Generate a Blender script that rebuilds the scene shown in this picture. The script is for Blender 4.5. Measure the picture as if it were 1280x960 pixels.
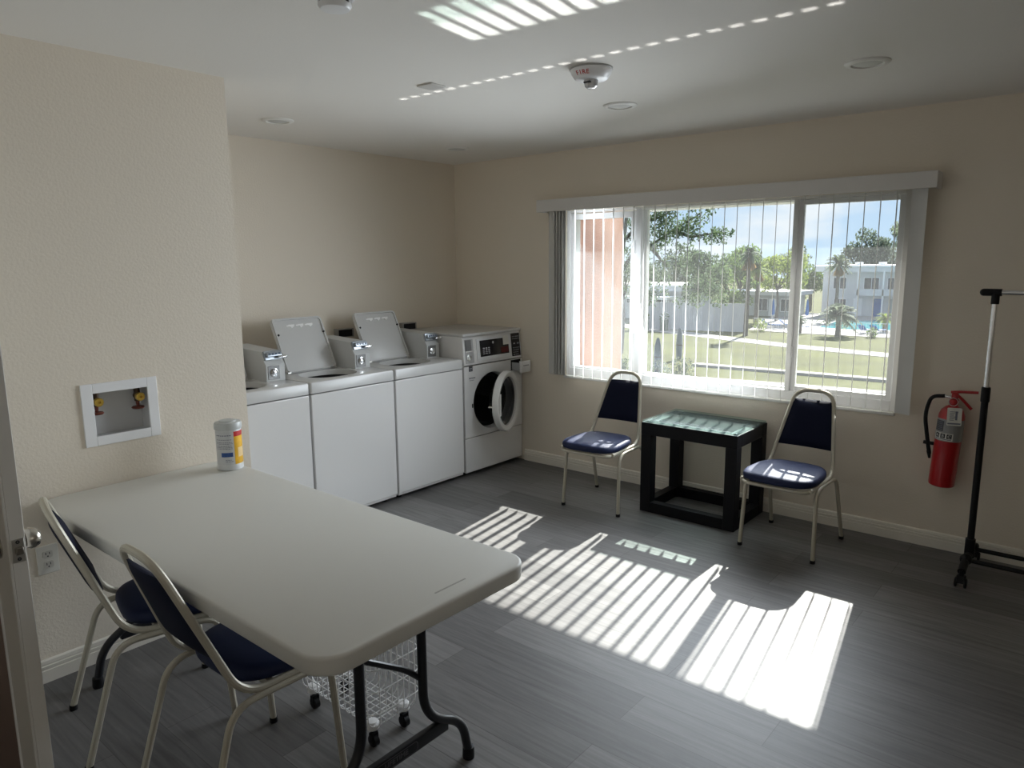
import bpy, bmesh, math, random
from mathutils import Vector, Matrix, Euler
R = math.radians
PI = math.pi
random.seed(7)
for o in list(bpy.data.objects):
    bpy.data.objects.remove(o)
S = bpy.context.scene
C = S.collection

# ------------------------------------------------------------------ camera
yaw, pitch, roll = -0.698838, -0.168029, -0.00847
fw = Vector((math.sin(yaw) * math.cos(pitch), math.cos(yaw) * math.cos(pitch), math.sin(pitch)))
rt = Vector((math.cos(yaw), -math.sin(yaw), 0))
up = rt.cross(fw)
r2 = rt * math.cos(roll) + up * math.sin(roll)
u2 = up * math.cos(roll) - rt * math.sin(roll)
CAM = Vector((4.446215, -4.553712, 1.633044))
cam_data = bpy.data.cameras.new('camera')
cam = bpy.data.objects.new('camera', cam_data)
C.objects.link(cam)
m3 = Matrix((r2, u2, -fw)).transposed()
cam.matrix_world = Matrix.Translation(CAM) @ m3.to_4x4()
cam_data.sensor_fit = 'HORIZONTAL'
cam_data.sensor_width = 36.0
cam_data.lens = 904.85 / 1280 * 36.0
cam_data.clip_start = 0.05
cam_data.clip_end = 600
S.camera = cam

# ------------------------------------------------------------------ exposure
S.view_settings.view_transform = 'Standard'
S.view_settings.look = 'None'
S.view_settings.exposure = 0.20
S.view_settings.gamma = 1.0
S.view_settings.use_curve_mapping = False
S.cycles.use_denoising = True
S.cycles.max_bounces = 14
S.cycles.diffuse_bounces = 8
S.cycles.glossy_bounces = 5
S.cycles.transparent_max_bounces = 24
S.cycles.sample_clamp_indirect = 6.0

# ------------------------------------------------------------------ world: blue sky with clouds
SKY_STRENGTH = 1.0
W = bpy.data.worlds.new('sky')
S.world = W
W.use_nodes = True
nt = W.node_tree
nt.nodes.clear()
def wn(t, **k):
    n = nt.nodes.new(t)
    for a, v in k.items():
        setattr(n, a, v)
    return n
tc = wn('ShaderNodeTexCoord')
sep = wn('ShaderNodeSeparateXYZ')
nt.links.new(tc.outputs['Generated'], sep.inputs[0])
ramp = wn('ShaderNodeValToRGB')
ramp.color_ramp.elements[0].position = 0.0
ramp.color_ramp.elements[0].color = (0.62, 0.79, 0.98, 1)
ramp.color_ramp.elements[1].position = 0.45
ramp.color_ramp.elements[1].color = (0.20, 0.42, 0.82, 1)
nt.links.new(sep.outputs['Z'], ramp.inputs[0])
mp = wn('ShaderNodeMapping')
mp.inputs['Scale'].default_value = (3.2, 3.2, 9.0)
nt.links.new(tc.outputs['Generated'], mp.inputs[0])
nz = wn('ShaderNodeTexNoise')
nz.inputs['Scale'].default_value = 1.6
nz.inputs['Detail'].default_value = 6
nz.inputs['Roughness'].default_value = 0.55
nt.links.new(mp.outputs[0], nz.inputs['Vector'])
cr = wn('ShaderNodeValToRGB')
cr.color_ramp.elements[0].position = 0.40
cr.color_ramp.elements[0].color = (0, 0, 0, 1)
cr.color_ramp.elements[1].position = 0.60
cr.color_ramp.elements[1].color = (1, 1, 1, 1)
nt.links.new(nz.outputs['Fac'], cr.inputs[0])
mixc = wn('ShaderNodeMixRGB')
mixc.inputs[2].default_value = (0.90, 0.94, 1.0, 1)
nt.links.new(cr.outputs[0], mixc.inputs[0])
nt.links.new(ramp.outputs[0], mixc.inputs[1])
bg = wn('ShaderNodeBackground')
bg.inputs['Strength'].default_value = SKY_STRENGTH
nt.links.new(mixc.outputs[0], bg.inputs['Color'])
wo = wn('ShaderNodeOutputWorld')
nt.links.new(bg.outputs[0], wo.inputs[0])

# ------------------------------------------------------------------ sun, added fills and glint lamps
SUN_DIR = Vector((0.195, -1.28, -1.0)).normalized()     # the way the light travels
sd = bpy.data.lights.new('sun', 'SUN')
sd.energy = 17.5
sd.angle = R(0.6)
sd.color = (1.0, 0.955, 0.89)
so = bpy.data.objects.new('sun', sd)
C.objects.link(so)
so.rotation_euler = SUN_DIR.to_track_quat('-Z', 'Y').to_euler()
so.location = (1, 8, 9)

def area(name, loc, direction, sx, sy, power, color=(1, 1, 1), spread=180, xaxis=None, along=None):
    d = bpy.data.lights.new(name, 'AREA')
    d.shape = 'RECTANGLE'
    d.size, d.size_y = sx, sy
    d.energy = power
    d.color = color
    d.spread = R(spread)
    o = bpy.data.objects.new(name, d)
    C.objects.link(o)
    z = -Vector(direction).normalized()
    x = Vector(xaxis) if xaxis else Vector((1, 0, 0))
    x = (x - z * x.dot(z)).normalized()
    y = z.cross(x)
    if along:
        y = Vector(along); y = (y - z * y.dot(z)).normalized(); x = y.cross(z)
    o.matrix_world = Matrix.Translation(loc) @ Matrix((x, y, z)).transposed().to_4x4()
    return o
# fill lamp added just inside the blind to strengthen the window's sky light
WINDOW_FILL_POWER = 46
area('window_fill', (2.33, -0.145, 1.38), (-0.30, -1, -0.30), 2.26, 1.2, WINDOW_FILL_POWER, (0.85, 0.93, 1.0), 128)
# fill lamp added out of view on the right; no doorway is modelled behind it
SIDE_FILL_POWER = 3.0
area('side_fill', (6.2, -4.5, 1.5), (-1, 0.12, 0.0), 1.5, 1.3, SIDE_FILL_POWER, (1.0, 0.96, 0.9))
# narrow lamps added in place of sun reflected off table glass and bottom rail
REFL = Vector((SUN_DIR.x, SUN_DIR.y, -SUN_DIR.z))
for i in range(8):
    area('table_glint_lamp', (2.205 + i * 0.0826, -0.31, 0.622), REFL, 0.054, 0.225, 0.062, (0.95, 1.0, 0.98), 0.6, along=(0.152, -1, 0))
for i in range(26):
    area('rail_glint_lamp', (1.30 + i * 0.0826, -0.125, 1.000), REFL, 0.046, 0.018, 0.0030, (1.0, 0.98, 0.95), 0.6)

# ------------------------------------------------------------------ material helpers
MATS = {}
def mat(name, color, rough=0.5, metal=0.0, bump=None, var=None, spec=0.5, trans=None, coat=0.0, emit=None):
    """principled material; var=(scale, amount) mottles the colour, bump=(scale, strength, distance) roughens the surface"""
    if name in MATS:
        return MATS[name]
    m = bpy.data.materials.new(name)
    m.use_nodes = True
    t = m.node_tree
    b = t.nodes['Principled BSDF']
    b.inputs['Base Color'].default_value = (*color, 1)
    b.inputs['Roughness'].default_value = rough
    b.inputs['Metallic'].default_value = metal
    b.inputs['Specular IOR Level'].default_value = spec
    b.inputs['Coat Weight'].default_value = coat
    co = t.nodes.new('ShaderNodeTexCoord')
    if var:
        n = t.nodes.new('ShaderNodeTexNoise')
        n.inputs['Scale'].default_value = var[0]
        n.inputs['Detail'].default_value = 4
        t.links.new(co.outputs['Object'], n.inputs['Vector'])
        r = t.nodes.new('ShaderNodeValToRGB')
        a = var[1]
        r.color_ramp.elements[0].position = 0.3
        r.color_ramp.elements[1].position = 0.7
        r.color_ramp.elements[0].color = (*[max(0, c * (1 - a)) for c in color], 1)
        r.color_ramp.elements[1].color = (*[min(1, c * (1 + a)) for c in color], 1)
        t.links.new(n.outputs['Fac'], r.inputs[0])
        t.links.new(r.outputs[0], b.inputs['Base Color'])
    if bump:
        n = t.nodes.new('ShaderNodeTexNoise')
        n.inputs['Scale'].default_value = bump[0]
        n.inputs['Detail'].default_value = 3
        t.links.new(co.outputs['Object'], n.inputs['Vector'])
        bp = t.nodes.new('ShaderNodeBump')
        bp.inputs['Strength'].default_value = bump[1]
        bp.inputs['Distance'].default_value = bump[2]
        t.links.new(n.outputs['Fac'], bp.inputs['Height'])
        t.links.new(bp.outputs[0], b.inputs['Normal'])
    if trans:
        tr = t.nodes.new('ShaderNodeBsdfTranslucent')
        tr.inputs['Color'].default_value = (*trans[1], 1)
        mx = t.nodes.new('ShaderNodeMixShader')
        mx.inputs[0].default_value = trans[0]
        t.links.new(b.outputs[0], mx.inputs[1])
        t.links.new(tr.outputs[0], mx.inputs[2])
        t.links.new(mx.outputs[0], t.nodes['Material Output'].inputs[0])
    MATS[name] = m
    return m

WALL = mat('cream_wall_paint', (0.76, 0.69, 0.59), 0.75, bump=(95, 0.35, 0.004), spec=0.25)
CEIL = mat('ceiling_paint', (0.80, 0.775, 0.735), 0.85, bump=(140, 0.14, 0.003), spec=0.2)
TRIM = mat('trim_paint', (0.80, 0.76, 0.68), 0.45)
WHITE = mat('white_vinyl', (0.83, 0.83, 0.84), 0.35)
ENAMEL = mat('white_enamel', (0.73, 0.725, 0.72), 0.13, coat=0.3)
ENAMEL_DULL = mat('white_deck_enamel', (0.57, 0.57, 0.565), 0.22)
GREYMET = mat('grey_meter_steel', (0.52, 0.53, 0.53), 0.4)
CHROME = mat('chrome', (0.85, 0.86, 0.88), 0.12, 1.0)
BRUSHED = mat('brushed_steel', (0.62, 0.61, 0.58), 0.32, 1.0)
CHAMP = mat('champagne_steel', (0.50, 0.465, 0.38), 0.45, 0.25)
NAVY = mat('navy_vinyl', (0.011, 0.018, 0.058), 0.55, bump=(420, 0.25, 0.001), spec=0.25)
NAVYB = mat('navy_fabric_back', (0.004, 0.006, 0.022), 0.8, bump=(420, 0.3, 0.001), spec=0.2)
BLACK = mat('black_plastic', (0.008, 0.008, 0.009), 0.5, spec=0.25)
BLKWOOD = mat('black_wood', (0.005, 0.005, 0.007), 0.5, spec=0.2, bump=(60, 0.05, 0.001))
BLKMET = mat('black_powder_steel', (0.009, 0.010, 0.013), 0.3, 0.0, spec=0.5)
TABLEP = mat('table_polyethylene', (0.66, 0.65, 0.61), 0.5, bump=(260, 0.12, 0.001))
RED = mat('extinguisher_red', (0.42, 0.008, 0.012), 0.28, coat=0.4)
REDP = mat('red_print', (0.55, 0.02, 0.02), 0.5)
INK = mat('dark_print', (0.03, 0.03, 0.035), 0.5)
PAPER = mat('white_paper', (0.72, 0.71, 0.66), 0.7)
SILVER = mat('silver_label', (0.30, 0.30, 0.30), 0.4, 0.2)
BRASS = mat('brass', (0.75, 0.50, 0.10), 0.3, 0.8)
DKBRASS = mat('dark_bronze', (0.06, 0.035, 0.02), 0.45, 0.5)
YELLOW = mat('yellow_label', (0.85, 0.45, 0.02), 0.45, var=(14, 0.25))
BLUEP = mat('blue_print', (0.03, 0.09, 0.30), 0.5)
DKHOLE = mat('dark_drum', (0.03, 0.03, 0.032), 0.35, 0.4)
DRUM = mat('drum_steel', (0.22, 0.22, 0.22), 0.3, 0.9)
SALMON = mat('salmon_stucco', (0.74, 0.46, 0.36), 0.85, bump=(60, 0.4, 0.01), var=(6, 0.06))
DOOR_BOUNCE = mat('door_bounce_tint', (0.24, 0.17, 0.15), 0.5)  # reddish light bounced from outside is put into this door panel colour
DOORW = mat('door_white_paint', (0.70, 0.68, 0.64), 0.5)
WIRE = mat('white_wire_coating', (0.80, 0.80, 0.80), 0.35)
VANE = mat('blind_vinyl', (0.68, 0.68, 0.67), 0.5, trans=(0.14, (0.9, 0.9, 0.88)))
PLATE = mat('almond_plate', (0.72, 0.70, 0.64), 0.4)
LENS = mat('clear_lens', (0.7, 0.7, 0.7), 0.08, 0.0)

def plank_floor():
    m = bpy.data.materials.new('grey_vinyl_planks')
    m.use_nodes = True
    t = m.node_tree
    b = t.nodes['Principled BSDF']
    co = t.nodes.new('ShaderNodeTexCoord')
    br = t.nodes.new('ShaderNodeTexBrick')
    br.offset = 0.37
    br.inputs['Scale'].default_value = 1.0
    br.inputs['Brick Width'].default_value = 1.22
    br.inputs['Row Height'].default_value = 0.178
    br.inputs['Mortar Size'].default_value = 0.0016
    br.inputs['Mortar Smooth'].default_value = 0.3
    br.inputs['Bias'].default_value = 0.0
    br.inputs['Color1'].default_value = (0.112, 0.109, 0.110, 1)
    br.inputs['Color2'].default_value = (0.178, 0.174, 0.174, 1)
    br.inputs['Mortar'].default_value = (0.075, 0.07, 0.067, 1)
    t.links.new(co.outputs['Object'], br.inputs['Vector'])
    mp = t.nodes.new('ShaderNodeMapping')
    mp.inputs['Scale'].default_value = (1.3, 22, 1)
    t.links.new(co.outputs['Object'], mp.inputs[0])
    n = t.nodes.new('ShaderNodeTexNoise')
    n.inputs['Scale'].default_value = 2.2
    n.inputs['Detail'].default_value = 7
    n.inputs['Roughness'].default_value = 0.62
    n.inputs['Distortion'].default_value = 0.6
    t.links.new(mp.outputs[0], n.inputs['Vector'])
    r = t.nodes.new('ShaderNodeValToRGB')
    r.color_ramp.elements[0].position = 0.32
    r.color_ramp.elements[0].color = (0.55, 0.54, 0.53, 1)
    r.color_ramp.elements[1].position = 0.70
    r.color_ramp.elements[1].color = (1.25, 1.24, 1.22, 1)
    t.links.new(n.outputs['Fac'], r.inputs[0])
    mx = t.nodes.new('ShaderNodeMixRGB')
    mx.blend_type = 'MULTIPLY'
    mx.inputs[0].default_value = 0.75
    t.links.new(br.outputs['Color'], mx.inputs[1])
    t.links.new(r.outputs[0], mx.inputs[2])
    t.links.new(mx.outputs[0], b.inputs['Base Color'])
    b.inputs['Roughness'].default_value = 0.46
    b.inputs['Specular IOR Level'].default_value = 0.5
    bp = t.nodes.new('ShaderNodeBump')
    bp.inputs['Strength'].default_value = 0.12
    bp.inputs['Distance'].default_value = 0.002
    t.links.new(n.outputs['Fac'], bp.inputs['Height'])
    t.links.new(bp.outputs[0], b.inputs['Normal'])
    return m
FLOOR = plank_floor()

def glass_pane(name, tint=(1, 1, 1), film=0.04):
    """clear pane: lets light straight through, mirrors by Fresnel, a thin dusty film scatters a little"""
    m = bpy.data.materials.new(name)
    m.use_nodes = True
    t = m.node_tree
    t.nodes.clear()
    o = t.nodes.new('ShaderNodeOutputMaterial')
    tr = t.nodes.new('ShaderNodeBsdfTransparent')
    tr.inputs[0].default_value = (*tint, 1)
    gl = t.nodes.new('ShaderNodeBsdfGlossy')
    gl.inputs['Roughness'].default_value = 0.02
    fr = t.nodes.new('ShaderNodeFresnel')
    fr.inputs[0].default_value = 1.35
    m1 = t.nodes.new('ShaderNodeMixShader')
    t.links.new(fr.outputs[0], m1.inputs[0])
    t.links.new(tr.outputs[0], m1.inputs[1])
    t.links.new(gl.outputs[0], m1.inputs[2])
    tl = t.nodes.new('ShaderNodeBsdfTranslucent')
    tl.inputs[0].default_value = (0.9, 0.95, 1.0, 1)
    m2 = t.nodes.new('ShaderNodeMixShader')
    m2.inputs[0].default_value = film
    t.links.new(m1.outputs[0], m2.inputs[1])
    t.links.new(tl.outputs[0], m2.inputs[2])
    t.links.new(m2.outputs[0], o.inputs[0])
    return m
GLASS = glass_pane('window_glass', (0.94, 0.96, 0.955), 0.016)
DOORGLASS = glass_pane('smoked_porthole_glass', (0.30, 0.31, 0.32), 0.02)

# ------------------------------------------------------------------ mesh helpers
class MB:
    """collects shapes in one mesh"""
    def __init__(self):
        self.b = bmesh.new()
        self.x = Matrix.Identity(4)
    def face(self, pts):
        vs = [self.b.verts.new(self.x @ Vector(p)) for p in pts]
        return self.b.faces.new(vs)
    def grid(self, rows, close_u=False, close_v=False, cap=False):
        """rows of points -> skin"""
        V = [[self.b.verts.new(self.x @ Vector(p)) for p in r] for r in rows]
        n, k = len(V), len(V[0])
        for i in range(n if close_u else n - 1):
            for j in range(k if close_v else k - 1):
                a, b_, c, d = V[i][j], V[i][(j + 1) % k], V[(i + 1) % n][(j + 1) % k], V[(i + 1) % n][j]
                try:
                    self.b.faces.new((a, b_, c, d))
                except ValueError:
                    pass
        if cap and close_v:
            self.b.faces.new(list(reversed(V[0])))
            self.b.faces.new(V[-1])
        return self
    def box(self, x0, x1, y0, y1, z0, z1):
        p = [(x0, y0), (x1, y0), (x1, y1), (x0, y1)]
        return self.grid([[(a, b_, z0) for a, b_ in p], [(a, b_, z1) for a, b_ in p]], close_v=True, cap=True)
    def prism(self, poly, a0, a1, axis='z'):
        """outline swept straight along an axis; outline is (x,y), (x,z) or (y,z)"""
        f = {'z': lambda p, a: (p[0], p[1], a), 'y': lambda p, a: (p[0], a, p[1]), 'x': lambda p, a: (a, p[0], p[1])}[axis]
        return self.grid([[f(p, a0) for p in poly], [f(p, a1) for p in poly]], close_v=True, cap=True)
    def rbox(self, x0, x1, y0, y1, z0, z1, r=0.03, n=6, e=0.0):
        """slab with rounded plan corners and, with e, softened top and bottom edges"""
        P = rrect(x0, x1, y0, y1, r, n)
        if e <= 0:
            return self.prism(P, z0, z1)
        rows = []
        for k in range(4):
            a = PI / 2 * k / 3
            Q = rrect(x0 + e * (1 - math.sin(a)), x1 - e * (1 - math.sin(a)), y0 + e * (1 - math.sin(a)), y1 - e * (1 - math.sin(a)), max(0.002, r - e * (1 - math.sin(a))), n)
            rows.append([(p[0], p[1], z0 + e * (1 - math.cos(a))) for p in Q])
        for k in range(4):
            a = PI / 2 * k / 3
            Q = rrect(x0 + e * (1 - math.cos(a)), x1 - e * (1 - math.cos(a)), y0 + e * (1 - math.cos(a)), y1 - e * (1 - math.cos(a)), max(0.002, r - e * (1 - math.cos(a))), n)
            rows.append([(p[0], p[1], z1 - e * (1 - math.sin(a))) for p in Q])
        return self.grid(rows, close_v=True, cap=True)
    def tube(self, pts, r, n=10, closed=False, flat=1.0):
        pts = [Vector(p) for p in pts]
        N = len(pts)
        rows = []
        prev = None
        for i, p in enumerate(pts):
            if closed:
                d = (pts[(i + 1) % N] - pts[i - 1]).normalized()
            else:
                d = (pts[min(i + 1, N - 1)] - pts[max(i - 1, 0)]).normalized()
            if prev is None:
                ref = Vector((0, 0, 1)) if abs(d.z) < 0.9 else Vector((1, 0, 0))
                u = d.cross(ref).normalized()
            else:
                u = (prev - d * prev.dot(d)).normalized()
            prev = u
            v = d.cross(u)
            rr = r[i] if isinstance(r, (list, tuple)) else r
            rows.append([p + u * math.cos(2 * PI * k / n) * rr + v * math.sin(2 * PI * k / n) * rr * flat for k in range(n)])
        return self.grid(rows, close_u=closed, close_v=True, cap=not closed)
    def lathe(self, prof, c=(0, 0, 0), n=28, axis='z', cap=True):
        rows = []
        for r_, h in prof:
            row = []
            for k in range(n):
                a = 2 * PI * k / n
                x, y = math.cos(a) * r_, math.sin(a) * r_
                p = {'z': (x, y, h), 'y': (x, h, -y), 'x': (h, x, y)}[axis]
                row.append((p[0] + c[0], p[1] + c[1], p[2] + c[2]))
            rows.append(row)
        return self.grid(rows, close_v=True, cap=cap)
    def ball(self, c, r, n=14, m=8, sz=(1, 1, 1)):
        rows = []
        for i in range(m + 1):
            t = PI * i / m
            rr = max(math.sin(t), 0.02)
            rows.append([(c[0] + r * sz[0] * rr * math.cos(2 * PI * k / n), c[1] + r * sz[1] * rr * math.sin(2 * PI * k / n), c[2] - r * sz[2] * math.cos(t)) for k in range(n)])
        return self.grid(rows, close_v=True, cap=True)
    def obj(self, name, material, parent=None, bevel=0.0, world=True, smooth=35, seg=2, loc=None):
        me = bpy.data.meshes.new(name)
        bmesh.ops.recalc_face_normals(self.b, faces=self.b.faces)
        for f in self.b.faces:
            f.smooth = True
        for e in self.b.edges:
            if len(e.link_faces) == 2 and e.calc_face_angle(0) > R(smooth):
                e.smooth = False
        self.b.to_mesh(me)
        self.b.free()
        me.materials.append(material)
        o = bpy.data.objects.new(name, me)
        C.objects.link(o)
        if parent is not None:
            o.parent = parent
            if world and parent.type == 'EMPTY':
                o.location = -parent.location
        if loc is not None:
            o.location = loc
        if bevel:
            bv = o.modifiers.new('soft_edge', 'BEVEL')
            bv.width = bevel
            bv.segments = seg
            bv.limit_method = 'ANGLE'
            bv.angle_limit = R(40)
        return o

def rrect(x0, x1, y0, y1, r, n=6):
    out = []
    for cx, cy, a0 in ((x1 - r, y1 - r, 0), (x0 + r, y1 - r, 90), (x0 + r, y0 + r, 180), (x1 - r, y0 + r, 270)):
        for k in range(n + 1):
            a = R(a0 + 90 * k / n)
            out.append((cx + r * math.cos(a), cy + r * math.sin(a)))
    return out

def fillet(pts, rad, n=6):
    """round the corners of a polyline"""
    P = [Vector(p) for p in pts]
    out = [P[0]]
    for i in range(1, len(P) - 1):
        a, b_, c = P[i - 1], P[i], P[i + 1]
        r_ = rad[i - 1] if isinstance(rad, (list, tuple)) else rad
        d1, d2 = (a - b_), (c - b_)
        t = min(r_, d1.length * 0.49, d2.length * 0.49)
        p1, p2 = b_ + d1.normalized() * t, b_ + d2.normalized() * t
        for k in range(n + 1):
            s = k / n
            out.append(p1 * (1 - s) ** 2 + b_ * 2 * s * (1 - s) + p2 * s ** 2)
    out.append(P[-1])
    return out

def thing(name, label, cat, loc=(0, 0, 0), rz=0.0, group=None):
    o = bpy.data.objects.new(name, None)
    o.empty_display_size = 0.1
    C.objects.link(o)
    o.location = loc
    o.rotation_euler = (0, 0, rz)
    return tag(o, label, cat, group)
def tag(o, label, cat, group=None, kind=None):
    o['label'] = label
    o['category'] = cat
    if group:
        o['group'] = group
    if kind:
        o['kind'] = kind
    return o
def struct(o, label=None, cat=None):
    o['kind'] = 'structure'
    if label:
        o['label'] = label
        o['category'] = cat
    return o
def copy_tree(o, parent=None):
    c = o.copy()
    C.objects.link(c)
    if parent is not None:
        c.parent = parent
    for ch in list(o.children):
        copy_tree(ch, c)
    return c
def lettering(text, size, material, parent, M, name='lettering', depth=0.0006, align='CENTER'):
    cu = bpy.data.curves.new('lettering', 'FONT')
    cu.body = text
    cu.size = size
    cu.align_x = align
    cu.align_y = 'CENTER'
    cu.extrude = depth
    tmp = bpy.data.objects.new('lettering_tmp', cu)
    C.objects.link(tmp)
    bpy.context.view_layer.update()
    me = bpy.data.meshes.new_from_object(tmp.evaluated_get(bpy.context.evaluated_depsgraph_get()))
    bpy.data.objects.remove(tmp)
    me.transform(M)
    me.materials.clear()
    me.materials.append(material)
    o = bpy.data.objects.new(name, me)
    C.objects.link(o)
    o.parent = parent
    if parent.type == 'EMPTY':
        o.location = -parent.location
    return o
def frame_matrix(origin, x, z):
    x, z = Vector(x).normalized(), Vector(z).normalized()
    y = z.cross(x)
    return Matrix.Translation(origin) @ Matrix((x, y, z)).transposed().to_4x4()

# ================================================================== the room
H = 2.44
XB, YB, RX, RY = 1.318, -2.784, 6.4, -5.6
WX0, WX1, WZ0, WZ1 = 1.155, 3.505, 0.735, 2.005
b = MB(); b.box(-0.2, RX + 0.2, RY - 0.2, 0.2, -0.12, 0.0)
struct(b.obj('floor', FLOOR), 'grey wood-look plank floor with a barred patch of sunlight', 'floor')
b = MB(); b.box(-0.2, RX + 0.2, RY - 0.2, 0.2, H, H + 0.12)
struct(b.obj('ceiling', CEIL), 'off-white textured ceiling over the laundry room', 'ceiling')
b = MB()
b.box(-0.2, WX0, 0, 0.2, 0, H); b.box(WX1, RX + 0.2, 0, 0.2, 0, H)
b.box(WX0, WX1, 0, 0.2, 0, WZ0); b.box(WX0, WX1, 0, 0.2, WZ1, H)
struct(b.obj('wall_window', WALL), 'cream wall that holds the wide window', 'wall')
b = MB(); b.box(-0.2, 0, YB, 0, 0, H)
struct(b.obj('wall_rear', WALL), 'cream alcove wall behind the washing machines', 'wall')
# projecting wall on the left, with the hole for the utility box
BY0, BY1, BZ0, BZ1 = -3.462, -3.225, 0.935, 1.135
b = MB()
b.box(XB - 0.12, XB, RY, BY0, 0, H); b.box(XB - 0.12, XB, BY1, YB, 0, H)
b.box(XB - 0.12, XB, BY0, BY1, 0, BZ0); b.box(XB - 0.12, XB, BY0, BY1, BZ1, H)
b.box(0, XB - 0.12, YB - 0.12, YB, 0, H)
struct(b.obj('wall_left', WALL), 'cream projecting wall behind the folding table', 'wall')
b = MB(); b.box(RX, RX + 0.2, RY, 0, 0, H)
struct(b.obj('wall_right', WALL))
b = MB(); b.box(XB, RX, RY - 0.2, RY, 0, H)
struct(b.obj('wall_back', WALL))

def skirting(name, p0, p1, nrm):
    prof = [(0, 0), (0.015, 0), (0.015, 0.050), (0.011, 0.052), (0.011, 0.056), (0.014, 0.058), (0.014, 0.068), (0.010, 0.070), (0.010, 0.074), (0.012, 0.076), (0.010, 0.088), (0.004, 0.0925), (0, 0.0925)]
    b = MB()
    p0, p1, nrm = Vector(p0), Vector(p1), Vector(nrm)
    b.grid([[p + nrm * q[0] + Vector((0, 0, q[1])) for q in prof] for p in (p0, p1)], close_v=True, cap=True)
    return struct(b.obj(name, TRIM, smooth=20))
skirting('baseboard_window', (0.76, 0, 0), (RX, 0, 0), (0, -1, 0))
skirting('baseboard_left', (XB, RY, 0), (XB, YB, 0), (1, 0, 0))
skirting('baseboard_return', (0.0, YB, 0), (XB, YB, 0), (0, 1, 0))
skirting('baseboard_right', (RX, RY, 0), (RX, -0.02, 0), (-1, 0, 0))

# ------------------------------------------------------------------ the window
win = bpy.data.objects.new('window_1', None)
C.objects.link(win)
win.location = (2.33, 0.08, 0.76)
struct(win, 'wide white vinyl window of three panes looking out on lawn and pool', 'window')
def rect_frame(b, x0, x1, z0, z1, y0, y1, l, r_, bt, tp):
    b.box(x0, x0 + l, y0, y1, z0, z1); b.box(x1 - r_, x1, y0, y1, z0, z1)
    b.box(x0 + l, x1 - r_, y0, y1, z0, z0 + bt); b.box(x0 + l, x1 - r_, y0, y1, z1 - tp, z1)
b = MB(); rect_frame(b, WX0, WX1, WZ0 + 0.016, WZ1, 0.03, 0.17, 0.028, 0.035, 0.06, 0.018)
b.box(1.755, 1.80, 0.0275, 0.15, WZ0 + 0.07, WZ1 - 0.01); b.box(2.855, 2.885, 0.0275, 0.15, WZ0 + 0.07, WZ1 - 0.01)
b.obj('window_frame', WHITE, win, bevel=0.003)
b = MB(); rect_frame(b, 1.175, 1.757, 0.785, 1.978, 0.045, 0.085, 0.032, 0.052, 0.038, 0.042)
sl = b.obj('sash', WHITE, win, bevel=0.003)
b = MB(); rect_frame(b, 2.874, 3.475, 0.785, 1.985, 0.045, 0.085, 0.036, 0.038, 0.055, 0.028)
sr = b.obj('sash', WHITE, win, bevel=0.003)
b = MB(); rect_frame(b, 1.795, 2.86, 0.80, 1.992, 0.085, 0.125, 0.008, 0.008, 0.022, 0.008)
sm = b.obj('fixed_sash', WHITE, win, bevel=0.002)
b = MB(); b.box(1.205, 1.708, 0.062, 0.068, 0.82, 1.938); b.obj('pane', GLASS, sl)
b = MB(); b.box(2.908, 3.438, 0.062, 0.068, 0.838, 1.958); b.obj('pane', GLASS, sr)
b = MB(); b.box(1.80, 2.855, 0.102, 0.108, 0.82, 1.987); b.obj('pane', GLASS, sm)
for zz in (1.02, 1.68):
    b = MB(); b.rbox(1.738, 1.752, 0.03, 0.047, zz, zz + 0.09, 0.004, 3); b.obj('latch', WHITE, sl)
    b = MB(); b.rbox(2.878, 2.892, 0.03, 0.047, zz, zz + 0.07, 0.004, 3); b.obj('latch', WHITE, sr)
b = MB(); b.rbox(WX0, WX1, -0.012, 0.06, 0.733, 0.752, 0.004, 3, 0.004)
struct(b.obj('trim_1', mat('marble_sill', (0.82, 0.81, 0.78), 0.25, var=(9, 0.05))), 'white stone window sill', 'sill')
# concrete hood over the window outside
b = MB(); b.box(0.2, 4.8, 0.2, 0.444, 1.993, 2.18)
struct(b.obj('trim_2', mat('hood_white_stucco', (0.70, 0.70, 0.70), 0.85, bump=(60, 0.4, 0.01))))

# ------------------------------------------------------------------ vertical blind
bl = thing('vertical_blind', 'white vertical blind with open slats and a box valance across the window', 'blind', (2.33, -0.07, 2.0))
b = MB()
b.box(0.985, 3.645, -0.133, -0.121, 1.995, 2.083)
b.box(0.985, 0.997, -0.121, 0, 1.995, 2.083); b.box(3.633, 3.645, -0.121, 0, 1.995, 2.083)
b.box(0.997, 3.633, -0.121, -0.004, 2.073, 2.083)
b.obj('valance', mat('valance_vinyl', (0.66, 0.64, 0.62), 0.55), bl, bevel=0.002)
b = MB(); b.box(1.02, 3.61, -0.088, -0.05, 2.03, 2.07); b.obj('headrail', WHITE, bl)
def vane_mesh():
    b = MB()
    w, c_, t = 0.089, 0.0025, 0.0008
    top, bot = [], []
    for z in (0.762, 2.03):
        ring = []
        for k in range(9):
            s = -1 + 2 * k / 8
            ring.append((c_ * (1 - s * s) - c_ * 0.6, s * w / 2, z))
        for k in range(8, -1, -1):
            s = -1 + 2 * k / 8
            ring.append((c_ * (1 - s * s) - c_ * 0.6 + t, s * w / 2, z))
        top.append(ring)
    b.grid(top, close_v=True, cap=True)
    return b
v0 = vane_mesh().obj('vane', VANE, bl, world=False)
first = True
def vane(x, ang, y=-0.07):
    """a slat turned ang degrees out of the line straight across the wall"""
    global first
    o = v0 if first else v0.copy()
    if not first:
        C.objects.link(o)
    first = False
    o.parent = bl
    o.location = Vector((x, y, 0)) - bl.location
    o.rotation_euler = (0, 0, R(ang))
nv = 27
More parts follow.
